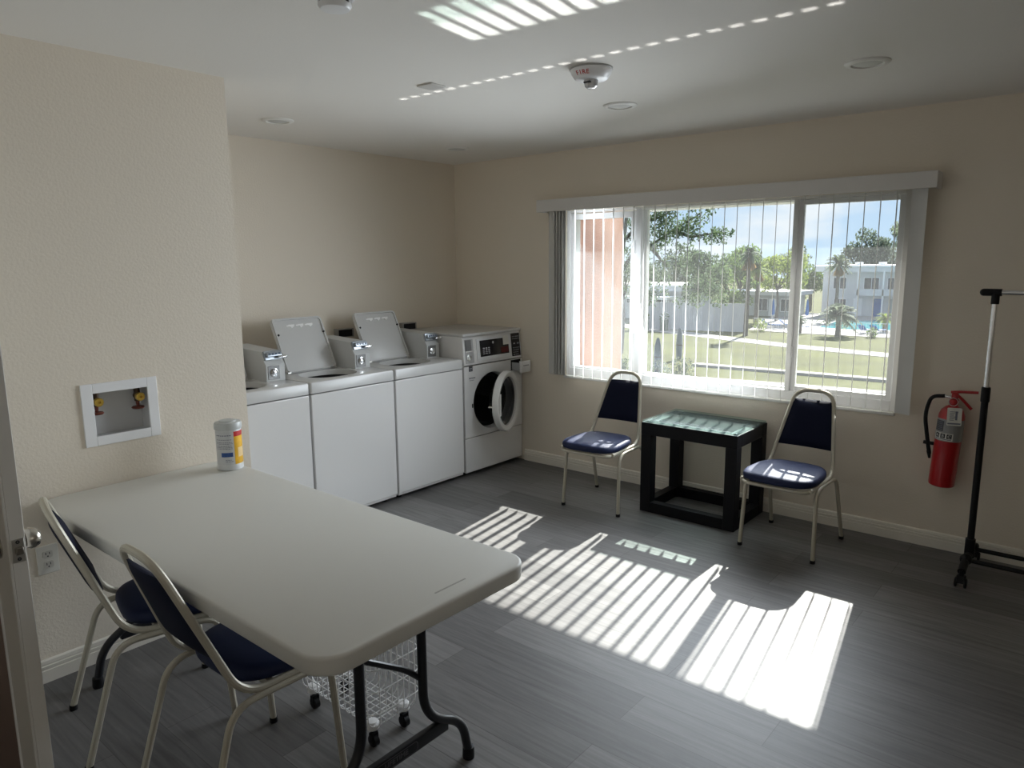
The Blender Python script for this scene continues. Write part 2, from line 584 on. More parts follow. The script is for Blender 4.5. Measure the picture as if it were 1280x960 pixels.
for i in range(nv):
    x = 1.30 + i * 0.0826
    f = i / (nv - 1)
    vane(x, 31 * (1 - f) + 16.5 * f + random.uniform(-1.2, 1.2))
for x, a in ((1.085, 66), (1.112, 62), (1.140, 60), (1.168, 56), (1.200, 52), (1.232, 38)):
    vane(x, a)
vane(3.556, 70)
b = MB(); b.tube([(1.30 + i * 0.0826, -0.07, 0.757) for i in range(nv)], 0.0016, 5)
b.obj('spacer_chain', WHITE, bl)

# ------------------------------------------------------------------ ceiling fixtures
def downlight(x, y, label):
    t = thing('recessed_light', label, 'ceiling light', (x, y, H), group='recessed ceiling lights')
    b = MB(); b.lathe([(0.060, -0.002), (0.064, -0.010), (0.082, -0.009), (0.090, -0.003), (0.090, 0.0)], (x, y, H), 36, cap=False)
    b.obj('trim_ring', mat('light_trim_white', (0.78, 0.77, 0.74), 0.4), t)
    b = MB(); b.lathe([(0.0605, -0.003), (0.045, -0.0085), (0.02, -0.011), (0.001, -0.0115)], (x, y, H), 36, cap=False)
    b.obj('diffuser', mat('light_diffuser', (0.58, 0.58, 0.56), 0.5), t)
downlight(0.635, -2.085, 'round recessed ceiling light in the alcove, beside the projecting wall')
downlight(0.655, -0.64, 'round recessed ceiling light in the far alcove corner, above the front loader')
downlight(2.310, -1.105, 'round recessed ceiling light just beyond the fire alarm strobe')
downlight(3.53, -1.135, 'round recessed ceiling light towards the right, largest of the four')

t = thing('fire_alarm_strobe', 'white round ceiling fire alarm strobe with red FIRE lettering', 'fire alarm', (2.61, -1.825, H))
ax, ay = 2.61, -1.825
b = MB(); b.lathe([(0.088, 0.0), (0.090, -0.006), (0.086, -0.020), (0.071, -0.042), (0.064, -0.046), (0.03, -0.047), (0.001, -0.047)], (ax, ay, H), 40, cap=False)
b.obj('housing', WHITE, t)
b = MB(); b.lathe([(0.088, 0.0), (0.093, -0.001), (0.093, -0.0055), (0.089, -0.0065)], (ax, ay, H), 40, cap=False); b.obj('mounting_ring', mat('grey_ring', (0.45, 0.44, 0.43), 0.5), t)
b = MB(); b.lathe([(0.030, -0.045), (0.030, -0.058), (0.027, -0.072), (0.018, -0.080), (0.001, -0.082)], (ax, ay, H), 24, cap=False)
lens = b.obj('strobe_lens', mat('strobe_clear', (0.55, 0.55, 0.55), 0.1, 0.3), t)
b = MB(); b.box(ax - 0.016, ax + 0.016, ay - 0.034, ay - 0.020, H - 0.062, H - 0.055); b.obj('flash_tube', INK, lens)
# FIRE on the side that faces the door
va = Vector((CAM.x - ax, CAM.y - ay, 0)).normalized()
va = Matrix.Rotation(R(-28), 3, 'Z') @ va
tx = Vector((0, 0, 1)).cross(va)
slope = math.atan2(0.015, 0.022)
nrm = (va * math.cos(slope) + Vector((0, 0, -1)) * math.sin(slope)).normalized()
org = Vector((ax, ay, H)) + va * 0.0815 + Vector((0, 0, -0.029))
for k, ch in enumerate('FIRE'):
    a = (k - 1.5) * R(11.5)
    Rm = Matrix.Rotation(a, 4, 'Z')
    Mloc = Matrix.Translation((ax, ay, H)) @ Rm @ Matrix.Translation((-ax, -ay, -H)) @ frame_matrix(org, tx, nrm)
    lettering(ch, 0.026, REDP, t, Mloc)

t = thing('smoke_detector', 'white ceiling smoke detector with dark vents at the top edge', 'smoke detector', (2.512, -3.078, H))
sx_, sy_ = 2.512, -3.078
b = MB(); b.lathe([(0.062, 0.0), (0.062, -0.010), (0.056, -0.016), (0.050, -0.016)], (sx_, sy_, H), 32, cap=False); b.obj('base', WHITE, t)
b = MB(); b.lathe([(0.046, -0.014), (0.046, -0.030)], (sx_, sy_, H), 32, cap=False); vent = b.obj('vent_slots', INK, t)
b = MB()
for k in range(12):
    a = 2 * PI * k / 12
    b.x = Matrix.Translation((sx_, sy_, 0)) @ Matrix.Rotation(a, 4, 'Z')
    b.box(0.043, 0.050, -0.003, 0.003, H - 0.031, H - 0.014)
b.obj('vent_ribs', WHITE, vent)
b = MB(); b.lathe([(0.051, -0.029), (0.051, -0.034), (0.044, -0.044), (0.02, -0.047), (0.001, -0.047)], (sx_, sy_, H), 32, cap=False); b.obj('cap', WHITE, t)
b = MB(); b.x = Matrix.Translation((1.885, -2.07, 0)) @ Matrix.Rotation(R(2), 4, 'Z'); b.rbox(-0.05, 0.05, -0.05, 0.05, H - 0.007, H, 0.006, 3, 0.002)
tag(b.obj('ceiling_cover_plate', mat('cover_plate_grey', (0.62, 0.60, 0.57), 0.5)), 'small square blank cover plate on the ceiling above the alcove edge', 'cover plate')

# ------------------------------------------------------------------ utility box and socket on the left wall
t = thing('washer_outlet_box', 'white recessed washer outlet box with two brass taps in the cream wall', 'outlet box', (XB, -3.343, 1.035))
b = MB()
fy0, fy1, fz0, fz1 = -3.494, -3.196, 0.908, 1.163
b.box(XB, XB + 0.009, fy0, BY0 + 0.012, fz0, fz1); b.box(XB, XB + 0.009, BY1 - 0.012, fy1, fz0, fz1)
b.box(XB, XB + 0.009, BY0 + 0.012, BY1 - 0.012, fz0, BZ0 + 0.012); b.box(XB, XB + 0.009, BY0 + 0.012, BY1 - 0.012, BZ1 - 0.012, fz1)
b.obj('faceplate', WHITE, t, bevel=0.002)
b = MB()
xb_ = XB - 0.085
b.box(xb_ - 0.003, xb_, BY0, BY1, BZ0, BZ1)
b.box(xb_, XB, BY0, BY0 + 0.003, BZ0, BZ1); b.box(xb_, XB, BY1 - 0.003, BY1, BZ0, BZ1)
b.box(xb_, XB, BY0, BY1, BZ0, BZ0 + 0.003); b.box(xb_, XB, BY0, BY1, BZ1 - 0.003, BZ1)
b.obj('recessed_tray', mat('tray_white', (0.62, 0.62, 0.62), 0.4), t)
for k, vy in enumerate((-3.425, -3.262)):
    vx = XB - 0.038
    b = MB(); b.tube([(vx, vy, BZ1 - 0.004), (vx, vy, 1.085), (vx, vy, 1.062)], [0.011, 0.013, 0.012], 12); b.ball((vx, vy, 1.086), 0.017, 12, 8)
    v = b.obj('tap', DKBRASS, t)
    b = MB(); b.lathe([(0.010, 0.0), (0.017, 0.004), (0.018, 0.022), (0.015, 0.026), (0.006, 0.026), (0.005, 0.018), (0.001, 0.018)], (vx + 0.012, vy, 1.083), 18, 'x', cap=False); b.obj('hose_outlet', BRASS, v)
    b = MB(); b.tube([(vx, vy, 1.062), (vx, vy, 1.034)], [0.008, 0.006], 10); b.lathe([(0.004, 1.040), (0.022, 1.039), (0.026, 1.034), (0.022, 1.029), (0.004, 1.030)], (vx, vy, 0), 18, cap=False)
    b.obj('handle', mat('red_bronze', (0.16, 0.04, 0.025), 0.4, 0.3), v)

t = thing('wall_socket', 'almond duplex wall socket low on the wall beside the door', 'socket', (XB, -3.672, 0.495))
b = MB(); b.x = Matrix.Translation((XB, -3.672, 0.497)); b.x = b.x @ Matrix.Rotation(R(90), 4, 'Y')
b.rbox(-0.058, 0.058, -0.038, 0.038, 0.0, 0.006, 0.006, 4, 0.003); b.obj('cover_plate', PLATE, t)
for dz in (0.021, -0.021):
    b = MB(); b.x = Matrix.Translation((XB, -3.672, 0.497 + dz)) @ Matrix.Rotation(R(90), 4, 'Y'); b.rbox(-0.015, 0.015, -0.017, 0.017, 0.004, 0.0085, 0.008, 4)
    f = b.obj('receptacle', mat('receptacle_almond', (0.60, 0.58, 0.53), 0.4), t)
    b = MB()
    for dy in (-0.0065, 0.0065):
        b.box(XB + 0.0075, XB + 0.0092, -3.672 + dy - 0.0013, -3.672 + dy + 0.0013, 0.497 + dz - 0.001, 0.497 + dz + 0.008)
    b.lathe([(0.0028, 0.0075), (0.0028, 0.0092)], (XB, -3.672, 0.497 + dz - 0.0075), 10, 'x')
    b.obj('slots', INK, f)

# ------------------------------------------------------------------ door at the left edge
DX, DY0, DY1 = 2.498, -4.083, -4.045
d = bpy.data.objects.new('door_1', None); C.objects.link(d); d.location = (DX, -4.064, 0)
struct(d, 'white door seen edge-on at the left, latch plate and knob showing', 'door')
b = MB(); b.box(DX - 0.91, DX, DY0 + 0.006, DY1, 0.012, 2.06)
for x0, x1 in ((DX - 0.115, DX), (DX - 0.91, DX - 0.795)):
    b.box(x0, x1, DY0, DY0 + 0.006, 0.012, 2.06)
b.box(DX - 0.795, DX - 0.115, DY0, DY0 + 0.006, 1.95, 2.06); b.box(DX - 0.795, DX - 0.115, DY0, DY0 + 0.006, 0.012, 0.20)
b.obj('door_leaf', DOORW, d, bevel=0.0015)
b = MB(); b.box(DX - 0.795, DX - 0.115, DY0 + 0.003, DY0 + 0.0065, 0.20, 1.95); b.obj('outer_panel', DOOR_BOUNCE, d)
b = MB(); b.box(DX - 0.121, DX - 0.113, DY0 - 0.004, DY0 + 0.004, 0.20, 1.95); b.obj('panel_moulding', WHITE, d)
LZ = 0.966; ym = (DY0 + DY1) / 2 + 0.002
b = MB(); b.box(DX - 0.001, DX + 0.0018, ym - 0.0135, ym + 0.0135, LZ - 0.029, LZ + 0.029); lp = b.obj('latch_plate', BRUSHED, d, bevel=0.001)
b = MB(); b.box(DX, DX + 0.011, ym - 0.007, ym + 0.009, LZ - 0.009, LZ + 0.009); b.obj('latch_bolt', mat('dark_steel', (0.25, 0.23, 0.2), 0.35, 0.9), lp, bevel=0.002)
for dz in (-0.021, 0.021):
    b = MB(); b.lathe([(0.0045, 0.0015), (0.0045, 0.0028), (0.001, 0.0028)], (DX, ym, LZ + dz), 12, 'x', cap=False); b.obj('screw', INK, lp)
kx = DX - 0.07
b = MB(); b.lathe([(0.031, 0.0), (0.031, 0.003), (0.026, 0.006), (0.014, 0.007), (0.014, 0.012), (0.022, 0.016), (0.0265, 0.026), (0.0265, 0.034), (0.021, 0.045), (0.012, 0.050), (0.001, 0.051)], (kx, DY1, LZ), 28, 'y', cap=False)
b.obj('knob', mat('satin_nickel', (0.55, 0.52, 0.47), 0.25, 1.0), d)
b = MB(); b.lathe([(0.031, 0.0), (0.031, -0.003), (0.026, -0.006), (0.014, -0.007), (0.014, -0.012), (0.022, -0.016), (0.0265, -0.026), (0.0265, -0.034), (0.021, -0.045), (0.012, -0.050), (0.001, -0.051)], (kx, DY0, LZ), 28, 'y', cap=False)
b.obj('knob', mat('satin_nickel', (0.55, 0.52, 0.47), 0.25, 1.0), d)
b = MB(); b.box(XB, DX - 0.915, -4.12, -4.02, 0, H)
struct(b.obj('trim_3', DOORW))

# ================================================================== washing machines
def plate_with_hole(b, outer, inner, z_out0, z_out1, z_in0, e=0.01):
    """slab with a hole: outer and inner outlines have the same number of points"""
    cx = sum(p[0] for p in outer) / len(outer); cy = sum(p[1] for p in outer) / len(outer)
    def shrink(P, d):
        return [(p[0] - d * (1 if p[0] > cx else -1), p[1] - d * (1 if p[1] > cy else -1)) for p in P]
    rows = [[(p[0], p[1], z_out0) for p in outer], [(p[0], p[1], z_out1 - e) for p in outer], [(p[0], p[1], z_out1 - e * 0.3) for p in shrink(outer, e * 0.3)], [(p[0], p[1], z_out1) for p in shrink(outer, e)]]
    rows += [[(p[0], p[1], z_out1) for p in inner], [(p[0], p[1], z_in0) for p in inner], [(p[0], p[1], z_out0) for p in outer]]
    b.grid(rows, close_v=True)
    return b

WW = 0.657
def make_washer():
    t = thing('washing_machine', '', 'washing machine', (0.04, -2.7, 0), group='top-loading coin washers')
    b = MB(); b.box(0.004, 0.690, 0.003, WW - 0.003, 0.03, 0.842)
    b.obj('cabinet', ENAMEL, t, 0.006, world=False)
    b = MB(); b.box(0.690, 0.700, 0.002, WW - 0.002, 0.05, 0.843)
    b.obj('front_panel', ENAMEL, t, 0.006, world=False, seg=3)
    for x in (0.06, 0.62):
        for y in (0.06, WW - 0.06):
            b = MB(); b.lathe([(0.022, 0.0), (0.022, 0.012), (0.010, 0.014), (0.010, 0.034)], (x, y, 0), 12)
            b.obj('levelling_foot', BLACK, t, world=False)
    outer = rrect(0.0, 0.702, 0.0, WW, 0.012)
    inner = rrect(0.315, 0.625, 0.105, 0.485, 0.145)
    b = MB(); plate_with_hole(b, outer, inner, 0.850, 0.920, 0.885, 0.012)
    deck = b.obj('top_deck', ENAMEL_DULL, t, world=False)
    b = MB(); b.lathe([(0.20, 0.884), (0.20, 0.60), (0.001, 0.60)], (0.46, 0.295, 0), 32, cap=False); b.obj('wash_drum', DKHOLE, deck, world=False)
    b = MB(); b.lathe([(0.075, 0.60), (0.055, 0.64), (0.04, 0.80), (0.03, 0.83), (0.001, 0.835)], (0.46, 0.295, 0), 20, cap=False); b.obj('agitator', mat('agitator_grey', (0.10, 0.10, 0.11), 0.5), deck, world=False)
    # lid standing open against the wall
    a = R(26)
    M = frame_matrix((0.305, 0.10, 0.925), (0, 1, 0), (math.cos(a), 0, math.sin(a)))
    b = MB(); b.x = M
    b.rbox(0.0, 0.39, 0.0, 0.385, -0.022, 0.0, 0.028, 6, 0.006)
    P0, P1 = rrect(0.004, 0.386, 0.004, 0.381, 0.026), rrect(0.016, 0.374, 0.016, 0.369, 0.018)
    b.grid([[(p[0], p[1], -0.002) for p in P0], [(p[0], p[1], 0.009) for p in P0], [(p[0], p[1], 0.009) for p in P1], [(p[0], p[1], -0.002) for p in P1]], close_v=True)
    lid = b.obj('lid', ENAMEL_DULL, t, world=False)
    b = MB(); b.x = M
    for k in range(3):
        u = 0.115 + k * 0.072
        b.prism([(u, 0.335), (u + 0.050, 0.335), (u + 0.046, 0.322), (u + 0.024, 0.308), (u + 0.016, 0.322)], 0.0, 0.004)
        b.rbox(u - 0.012, u + 0.016, 0.322, 0.332, 0.0, 0.003, 0.004, 3)
    b.obj('embossed_arrows', mat('embossed_enamel', (0.90, 0.90, 0.90), 0.12), lid, world=False)
    for u in (0.020, 0.372):
        b = MB(); b.x = M; b.lathe([(0.007, 0.004), (0.007, 0.012), (0.004, 0.014)], (u, 0.265, 0), 12)
        b.obj('bumper', BLACK, lid, world=False)
    for y in (0.115, 0.475):
        b = MB(); b.tube([(0.30, y - 0.012, 0.926), (0.30, y + 0.012, 0.926)], 0.009, 10)
        b.obj('hinge', BRUSHED, lid, world=False)
    # coin meter
    b = MB(); b.prism([(0.05, 0.918), (0.465, 0.918), (0.465, 1.020), (0.445, 1.045), (0.425, 1.100), (0.05, 1.118)], 0.520, 0.650, 'y')
    cm = b.obj('coin_meter', GREYMET, t, 0.003, world=False)
    sl_ = math.atan2(0.055, 0.02)
    M2 = frame_matrix((0.436, 0.585, 1.074), (0, 1, 0), (math.sin(sl_), 0, math.cos(sl_)))
    b = MB(); b.x = M2
    b.rbox(-0.058, 0.058, -0.028, 0.030, -0.004, 0.010, 0.004, 3, 0.002)
    b.rbox(-0.050, 0.050, -0.012, 0.016, 0.006, 0.030, 0.004, 3, 0.003)
    slide = b.obj('coin_slide', mat('slide_steel', (0.36, 0.39, 0.43), 0.28, 0.9), cm, world=False)
    b = MB(); b.x = M2; b.rbox(0.020, 0.074, -0.026, -0.012, 0.020, 0.036, 0.006, 4, 0.003); b.ball((0.074, -0.019, 0.028), 0.011, 12, 8)
    b.obj('push_handle', CHROME, cm, world=False)
    b = MB(); b.x = M2
    for k in range(4):
        b.box(-0.040 + k * 0.022, -0.026 + k * 0.022, -0.004, 0.008, 0.0295, 0.031)
    b.obj('coin_slots', mat('slot_blue_grey', (0.06, 0.09, 0.14), 0.3), cm, world=False)
    b = MB(); b.box(0.464, 0.468, 0.532, 0.612, 0.930, 1.014); b.obj('coin_vault_door', mat('vault_steel', (0.22, 0.22, 0.22), 0.4, 0.7), cm, 0.002, world=False)
    b = MB(); b.lathe([(0.026, 0.468), (0.026, 0.474), (0.020, 0.476), (0.019, 0.472), (0.011, 0.472), (0.011, 0.479), (0.001, 0.480)], (0, 0.572, 0.972), 22, 'x', cap=False)
    b.obj('vault_lock', CHROME, cm, world=False)
    return t
w0 = make_washer()
washers = []
for i, (y, lab) in enumerate(((-2.704, 'white top-loading coin washer nearest the projecting wall, its left side hidden'),
                              (-2.036, 'white top-loading coin washer in the middle of the three, lid up'),
                              (-1.368, 'white top-loading coin washer next to the front loader, lid up'))):
    o = w0 if i == 0 else copy_tree(w0)
    o.location = (0.04, y, 0)
    o['label'] = lab
    washers.append(o)

for y, lab in ((-1.235, 'small black and grey wall box behind the open lid beside the front loader'), (-0.60, 'small black and grey wall box half behind the front loader')):
    t = thing('supply_valve_box', lab, 'valve box', (0.0, y, 1.12), group='wall boxes behind the washers')
    b = MB(); b.rbox(0.002, 0.05, y - 0.075, y + 0.075, 1.085, 1.150, 0.006, 3, 0.003); b.obj('box', mat('box_grey', (0.28, 0.27, 0.25), 0.5), t)
    b = MB(); b.box(0.05, 0.056, y - 0.066, y + 0.055, 1.092, 1.143); b.obj('cover', BLACK, t, 0.002)

# ------------------------------------------------------------------ front loader
FY0, FY1, FX = -0.690, -0.012, 0.735
t = thing('front_load_washer', 'white front-loading washer in the corner, round glass door ajar and dispenser drawer out', 'washing machine', (0.40, -0.35, 0))
b = MB()
b.box(0.03, 0.05, FY0 + 0.003, FY1 - 0.003, 0.035, 0.862)
b.box(0.05, FX - 0.02, FY0 + 0.003, FY0 + 0.02, 0.035, 0.862); b.box(0.05, FX - 0.02, FY1 - 0.02, FY1 - 0.003, 0.035, 0.862)
b.box(0.05, FX - 0.02, FY0 + 0.02, FY1 - 0.02, 0.035, 0.055)
b.obj('cabinet', ENAMEL, t)
for y in (FY0 + 0.07, FY1 - 0.07):
    for x in (0.10, 0.64):
        b = MB(); b.lathe([(0.022, 0.0), (0.022, 0.014), (0.010, 0.016), (0.010, 0.036)], (x, y, 0), 12); b.obj('levelling_foot', BLACK, t)
PY, PZ, PR = -0.362, 0.560, 0.218
b = MB()
N = 64
def rect_ring(y0, y1, z0, z1):
    out = []
    for k in range(N):
        a = 2 * PI * (k + 0.5) / N
        dy, dz = math.cos(a), math.sin(a)
        s = min(((y1 if dy > 0 else y0) - PY) / dy if abs(dy) > 1e-6 else 9, ((z1 if dz > 0 else z0) - PZ) / dz if abs(dz) > 1e-6 else 9)
        out.append((PY + dy * s, PZ + dz * s))
    for cy, cz in ((y0, z0), (y0, z1), (y1, z0), (y1, z1)):
        j = min(range(N), key=lambda i: (out[i][0] - cy) ** 2 + (out[i][1] - cz) ** 2)
        out[j] = (cy, cz)
    return out
def circ(r_):
    return [(PY + math.cos(2 * PI * (k + 0.5) / N) * r_, PZ + math.sin(2 * PI * (k + 0.5) / N) * r_) for k in range(N)]
OU = rect_ring(FY0, FY1, 0.305, 0.855)
rows = [[(FX - 0.022, y, z) for y, z in OU], [(FX, y, z) for y, z in OU], [(FX, y, z) for y, z in circ(PR + 0.025)], [(FX - 0.008, y, z) for y, z in circ(PR + 0.006)], [(FX - 0.025, y, z) for y, z in circ(PR)], [(FX - 0.06, y, z) for y, z in circ(PR - 0.004)]]
b.grid(rows, close_v=True); b.obj('front_panel', ENAMEL, t, smooth=30)
b = MB(); b.box(FX - 0.022, FX, FY0, FY1, 0.032, 0.299); b.obj('lower_panel', ENAMEL, t, 0.004)
b = MB(); b.lathe([(PR - 0.004, FX - 0.058), (PR - 0.002, FX - 0.085), (PR - 0.03, FX - 0.10), (PR - 0.035, FX - 0.075), (PR - 0.022, FX - 0.06)], (0, PY, PZ), 48, 'x', cap=False); gas = b.obj('door_gasket', mat('gasket_rubber', (0.018, 0.018, 0.02), 0.5), t)
b = MB(); b.lathe([(PR - 0.01, FX - 0.09), (PR + 0.02, FX - 0.12), (PR + 0.02, 0.22), (0.10, 0.18), (0.001, 0.18)], (0, PY, PZ), 48, 'x', cap=False); b.obj('drum', DRUM, t)
for k in range(3):
    a = 2 * PI * k / 3 + 0.5
    b = MB(); b.x = Matrix.Translation((0, PY, PZ)) @ Matrix.Rotation(a, 4, 'X')
    b.prism([(-0.03, PR + 0.015), (0.03, PR + 0.015), (0.012, PR - 0.045), (-0.012, PR - 0.045)], 0.24, FX - 0.14, 'x')
    b.obj('drum_paddle', mat('paddle_grey', (0.12, 0.12, 0.12), 0.5), t)
# console
b = MB(); b.prism([(0.062, 0.862), (FX - 0.001, 0.862), (FX + 0.001, 0.868), (FX - 0.018, 1.060), (FX - 0.030, 1.078), (0.062, 1.078)], FY0, FY1, 'y'); con = b.obj('console', ENAMEL, t, 0.004)
b = MB(); b.rbox(0.060, FX - 0.004, FY0 - 0.003, FY1 + 0.003, 1.078, 1.100, 0.012, 4, 0.008); b.obj('lid_top', ENAMEL_DULL, t)
ca = math.atan2(0.019, 0.192)
CM = frame_matrix((FX + 0.001, FY0, 0.868), (0, 1, 0), (math.cos(ca), 0, math.sin(ca)))   # u along the console, v up its face
def on_con(u0, u1, v0, v1, mtl, name, parent, w0_=0.0, w1_=0.002):
    b = MB(); b.x = CM; b.box(u0, u1, v0, v1, w0_, w1_); return b.obj(name, mtl, parent)
bez = on_con(0.150, 0.540, 0.018, 0.185, mat('bezel_white', (0.74, 0.75, 0.76), 0.2), 'display_bezel', con, 0, 0.003)
dp = on_con(0.185, 0.520, 0.045, 0.170, mat('display_black', (0.010, 0.010, 0.014), 0.15), 'display_panel', con, 0.003, 0.005)
on_con(0.425, 0.515, 0.055, 0.100, mat('display_red', (0.09, 0.008, 0.008), 0.2), 'display_red_field', con, 0.005, 0.0056)
on_con(0.455, 0.522, 0.115, 0.185, PAPER, 'paper_sticker', con, 0.005, 0.0062)
b = MB(); b.x = CM
for k in range(3):
    for j in range(4):
        b.box(0.215 + k * 0.030, 0.235 + k * 0.030, 0.062 + j * 0.014, 0.070 + j * 0.014, 0.005, 0.0058)
b.obj('button_legends', mat('legend_grey', (0.40, 0.40, 0.42), 0.4), con)
b = MB(); b.x = CM; b.lathe([(0.010, 0.005), (0.010, 0.0065), (0.001, 0.0066)], (0.335, 0.145, 0), 14); b.obj('round_emblem', mat('legend_grey', (0.40, 0.40, 0.42), 0.4), con)
ip = on_con(0.558, 0.662, 0.012, 0.195, mat('display_black', (0.010, 0.010, 0.014), 0.15), 'instruction_panel', con, 0.001, 0.004)
b = MB(); b.x = CM
for j in range(9):
    u = 0.572
    while u < 0.640:
        l = random.uniform(0.008, 0.024)
        if abs(j - 5) > 1:
            b.box(u, min(u + l, 0.650), 0.022 + j * 0.018, 0.027 + j * 0.018, 0.004, 0.0046)
        u += l + 0.007
for u in (0.580, 0.625):
    b.box(u, u + 0.022, 0.108, 0.118, 0.004, 0.0048)
b.obj('instruction_print', mat('legend_pale', (0.30, 0.30, 0.31), 0.5), ip)
cp = on_con(0.022, 0.110, 0.010, 0.190, mat('coin_plate_grey', (0.42, 0.42, 0.43), 0.3, 0.3), 'coin_plate', con, 0.0, 0.004)
on_con(0.026, 0.084, 0.105, 0.186, mat('coin_inlet_grey', (0.20, 0.20, 0.21), 0.3, 0.5), 'coin_inlet', cp, 0.004, 0.010)
on_con(0.024, 0.108, 0.096, 0.102, CHROME, 'coin_ledge', cp, 0.004, 0.016)
b = MB(); b.x = CM; b.lathe([(0.024, 0.004), (0.024, 0.010), (0.018, 0.011), (0.018, 0.008), (0.009, 0.008), (0.009, 0.014), (0.001, 0.0145)], (0.052, 0.052, 0), 20, cap=False); b.obj('coin_lock', CHROME, cp)
# badges on the front
b = MB(); b.box(FX, FX + 0.0015, -0.640, -0.600, 0.815, 0.855); en = b.obj('energy_badge', mat('badge_grey', (0.05, 0.055, 0.06), 0.4), t)
b = MB(); b.box(FX + 0.0015, FX + 0.0022, -0.635, -0.605, 0.836, 0.840); b.box(FX + 0.0015, FX + 0.0022, -0.632, -0.612, 0.824, 0.828); b.obj('badge_print', mat('legend_grey', (0.40, 0.40, 0.42), 0.4), en)
b = MB()
y = -0.640
for l in (0.014, 0.008, 0.010, 0.010, 0.014):
    b.box(FX, FX + 0.0012, y, y + l, 0.758, 0.768); y += l + 0.003
b.box(FX, FX + 0.0010, -0.636, -0.586, 0.744, 0.748)
b.obj('brand_mark', mat('mark_grey', (0.22, 0.22, 0.23), 0.4), t)
b = MB(); b.box(FX - 0.001, FX + 0.004, -0.612, -0.604, 0.535, 0.565); b.obj('door_catch', BLACK, t)
# soap drawer pulled out
b = MB(); b.box(FX - 0.002, FX + 0.0015, -0.150, -0.030, 0.765, 0.850); b.obj('drawer_recess', BLACK, t)
b = MB()
b.box(FX - 0.01, FX + 0.085, -0.138, -0.134, 0.772, 0.832); b.box(FX - 0.01, FX + 0.085, -0.046, -0.042, 0.772, 0.832); b.box(FX - 0.01, FX + 0.085, -0.138, -0.042, 0.768, 0.773)
dr = b.obj('dispenser_drawer', mat('drawer_grey', (0.40, 0.41, 0.42), 0.35), t)
b = MB(); b.rbox(FX + 0.085, FX + 0.110, -0.150, -0.028, 0.755, 0.848, 0.010, 4, 0.006); b.obj('drawer_front', ENAMEL, dr)
b = MB(); b.box(FX + 0.110, FX + 0.1108, -0.125, -0.055, 0.808, 0.815); b.obj('drawer_mark', mat('mark_grey', (0.22, 0.22, 0.23), 0.4), dr)
# door ajar, hinged on its right
hinge = Vector((FX + 0.006, -0.118, PZ))
DM = Matrix.Translation(hinge) @ Matrix.Rotation(R(19), 4, 'Z') @ Matrix.Translation((0, -0.238, 0))
b = MB(); b.x = DM
b.lathe([(0.232, 0.0), (0.238, 0.008), (0.238, 0.038), (0.233, 0.048), (0.225, 0.052), (0.198, 0.047), (0.190, 0.040), (0.186, 0.016), (0.192, 0.0), (0.232, 0.0)], (0, 0, 0), 56, 'x', cap=False)
drr = b.obj('door_ring', ENAMEL, t)
b = MB(); b.x = DM
b.lathe([(0.188, 0.024), (0.178, 0.018), (0.150, -0.030), (0.125, -0.070), (0.08, -0.085), (0.001, -0.088)], (0, 0, 0), 48, 'x', cap=False)
b.obj('porthole_glass', DOORGLASS, drr)
b = MB(); b.x = DM
b.prism(rrect(-0.204, -0.172, -0.085, 0.085, 0.008), 0.034, 0.052, 'x'); b.obj('door_handle', ENAMEL, drr)
b = MB(); b.x = DM; b.tube([(0.0, -0.226, -0.012), (-0.03, -0.226, -0.012)], 0.007, 10); b.obj('latch_pin', BRUSHED, drr)
b = MB(); b.box(FX - 0.002, FX + 0.03, -0.126, -0.100, PZ - 0.08, PZ + 0.08); b.obj('door_hinge', ENAMEL, t, 0.004)

# ================================================================== folding table
TX0, TX1, TY0, TY1 = 1.330, 3.155, -3.690, -2.925
t = thing('folding_table', 'long white plastic folding table with black steel legs against the left wall', 'table', ((TX0 + TX1) / 2, (TY0 + TY1) / 2, 0))
b = MB(); b.rbox(TX0, TX1, TY0, TY1, 0.692, 0.742, 0.085, 10, 0.009); top = b.obj('tabletop', TABLEP, t, smooth=50)
b = MB()
b.box(3.088, 3.094, -3.275, -3.155, 0.7415, 0.7423); b.obj('moulded_mark', mat('mould_mark_grey', (0.42, 0.41, 0.38), 0.6), top)
yc = (TY0 + TY1) / 2 + 0.010
def table_leg(x, inward):
    b = MB()
    for s in (-1, 1):
        path = fillet([(x, yc + s * 0.118, 0.690), (x, yc + s * 0.118, 0.245), (x, yc + s * 0.285, 0.150), (x, yc + s * 0.312, 0.020)], [0.10, 0.09], 8)
        b.tube(path, 0.0155, 12)
    b.tube([(x, yc - 0.118, 0.682), (x, yc + 0.118, 0.682)], 0.0145, 10)
    lg = b.obj('leg_frame', BLKMET, t)
    b = MB(); b.x = Matrix.Translation((x, yc, 0.180)); b.rbox(-0.011, 0.011, -0.215, 0.215, -0.022, 0.022, 0.006, 4, 0.004)
    cb = b.obj('crossbar', BLKMET, lg)
    for s in (-1, 1):
        b = MB(); b.lathe([(0.0195, 0.0), (0.0205, 0.006), (0.0195, 0.040), (0.016, 0.042)], (x, yc + s * 0.312, 0), 14); b.obj('foot_cap', BLACK, lg)
    b = MB(); b.tube(fillet([(x - 0.012 * inward, yc - 0.112, 0.540), (x - 0.012 * inward, yc + 0.060, 0.430), (x - 0.008 * inward, yc + 0.112, 0.380)], 0.05), 0.0095, 10, flat=1.0); b.obj('brace', BLKMET, lg)
    return cb
cb = table_leg(2.925, 1)
table_leg(1.520, -1)
Mf = frame_matrix((2.925 + 0.0112, yc - 0.005, 0.180), (0, 1, 0), (1, 0, 0))
GREYMARK = mat('raised_mark', (0.11, 0.11, 0.12), 0.4)
lettering('LIFETIME', 0.024, GREYMARK, cb, Mf)
b = MB(); b.x = Mf
Pa, Pb = rrect(-0.085, 0.085, -0.016, 0.016, 0.010), rrect(-0.083, 0.083, -0.0145, 0.0145, 0.009)
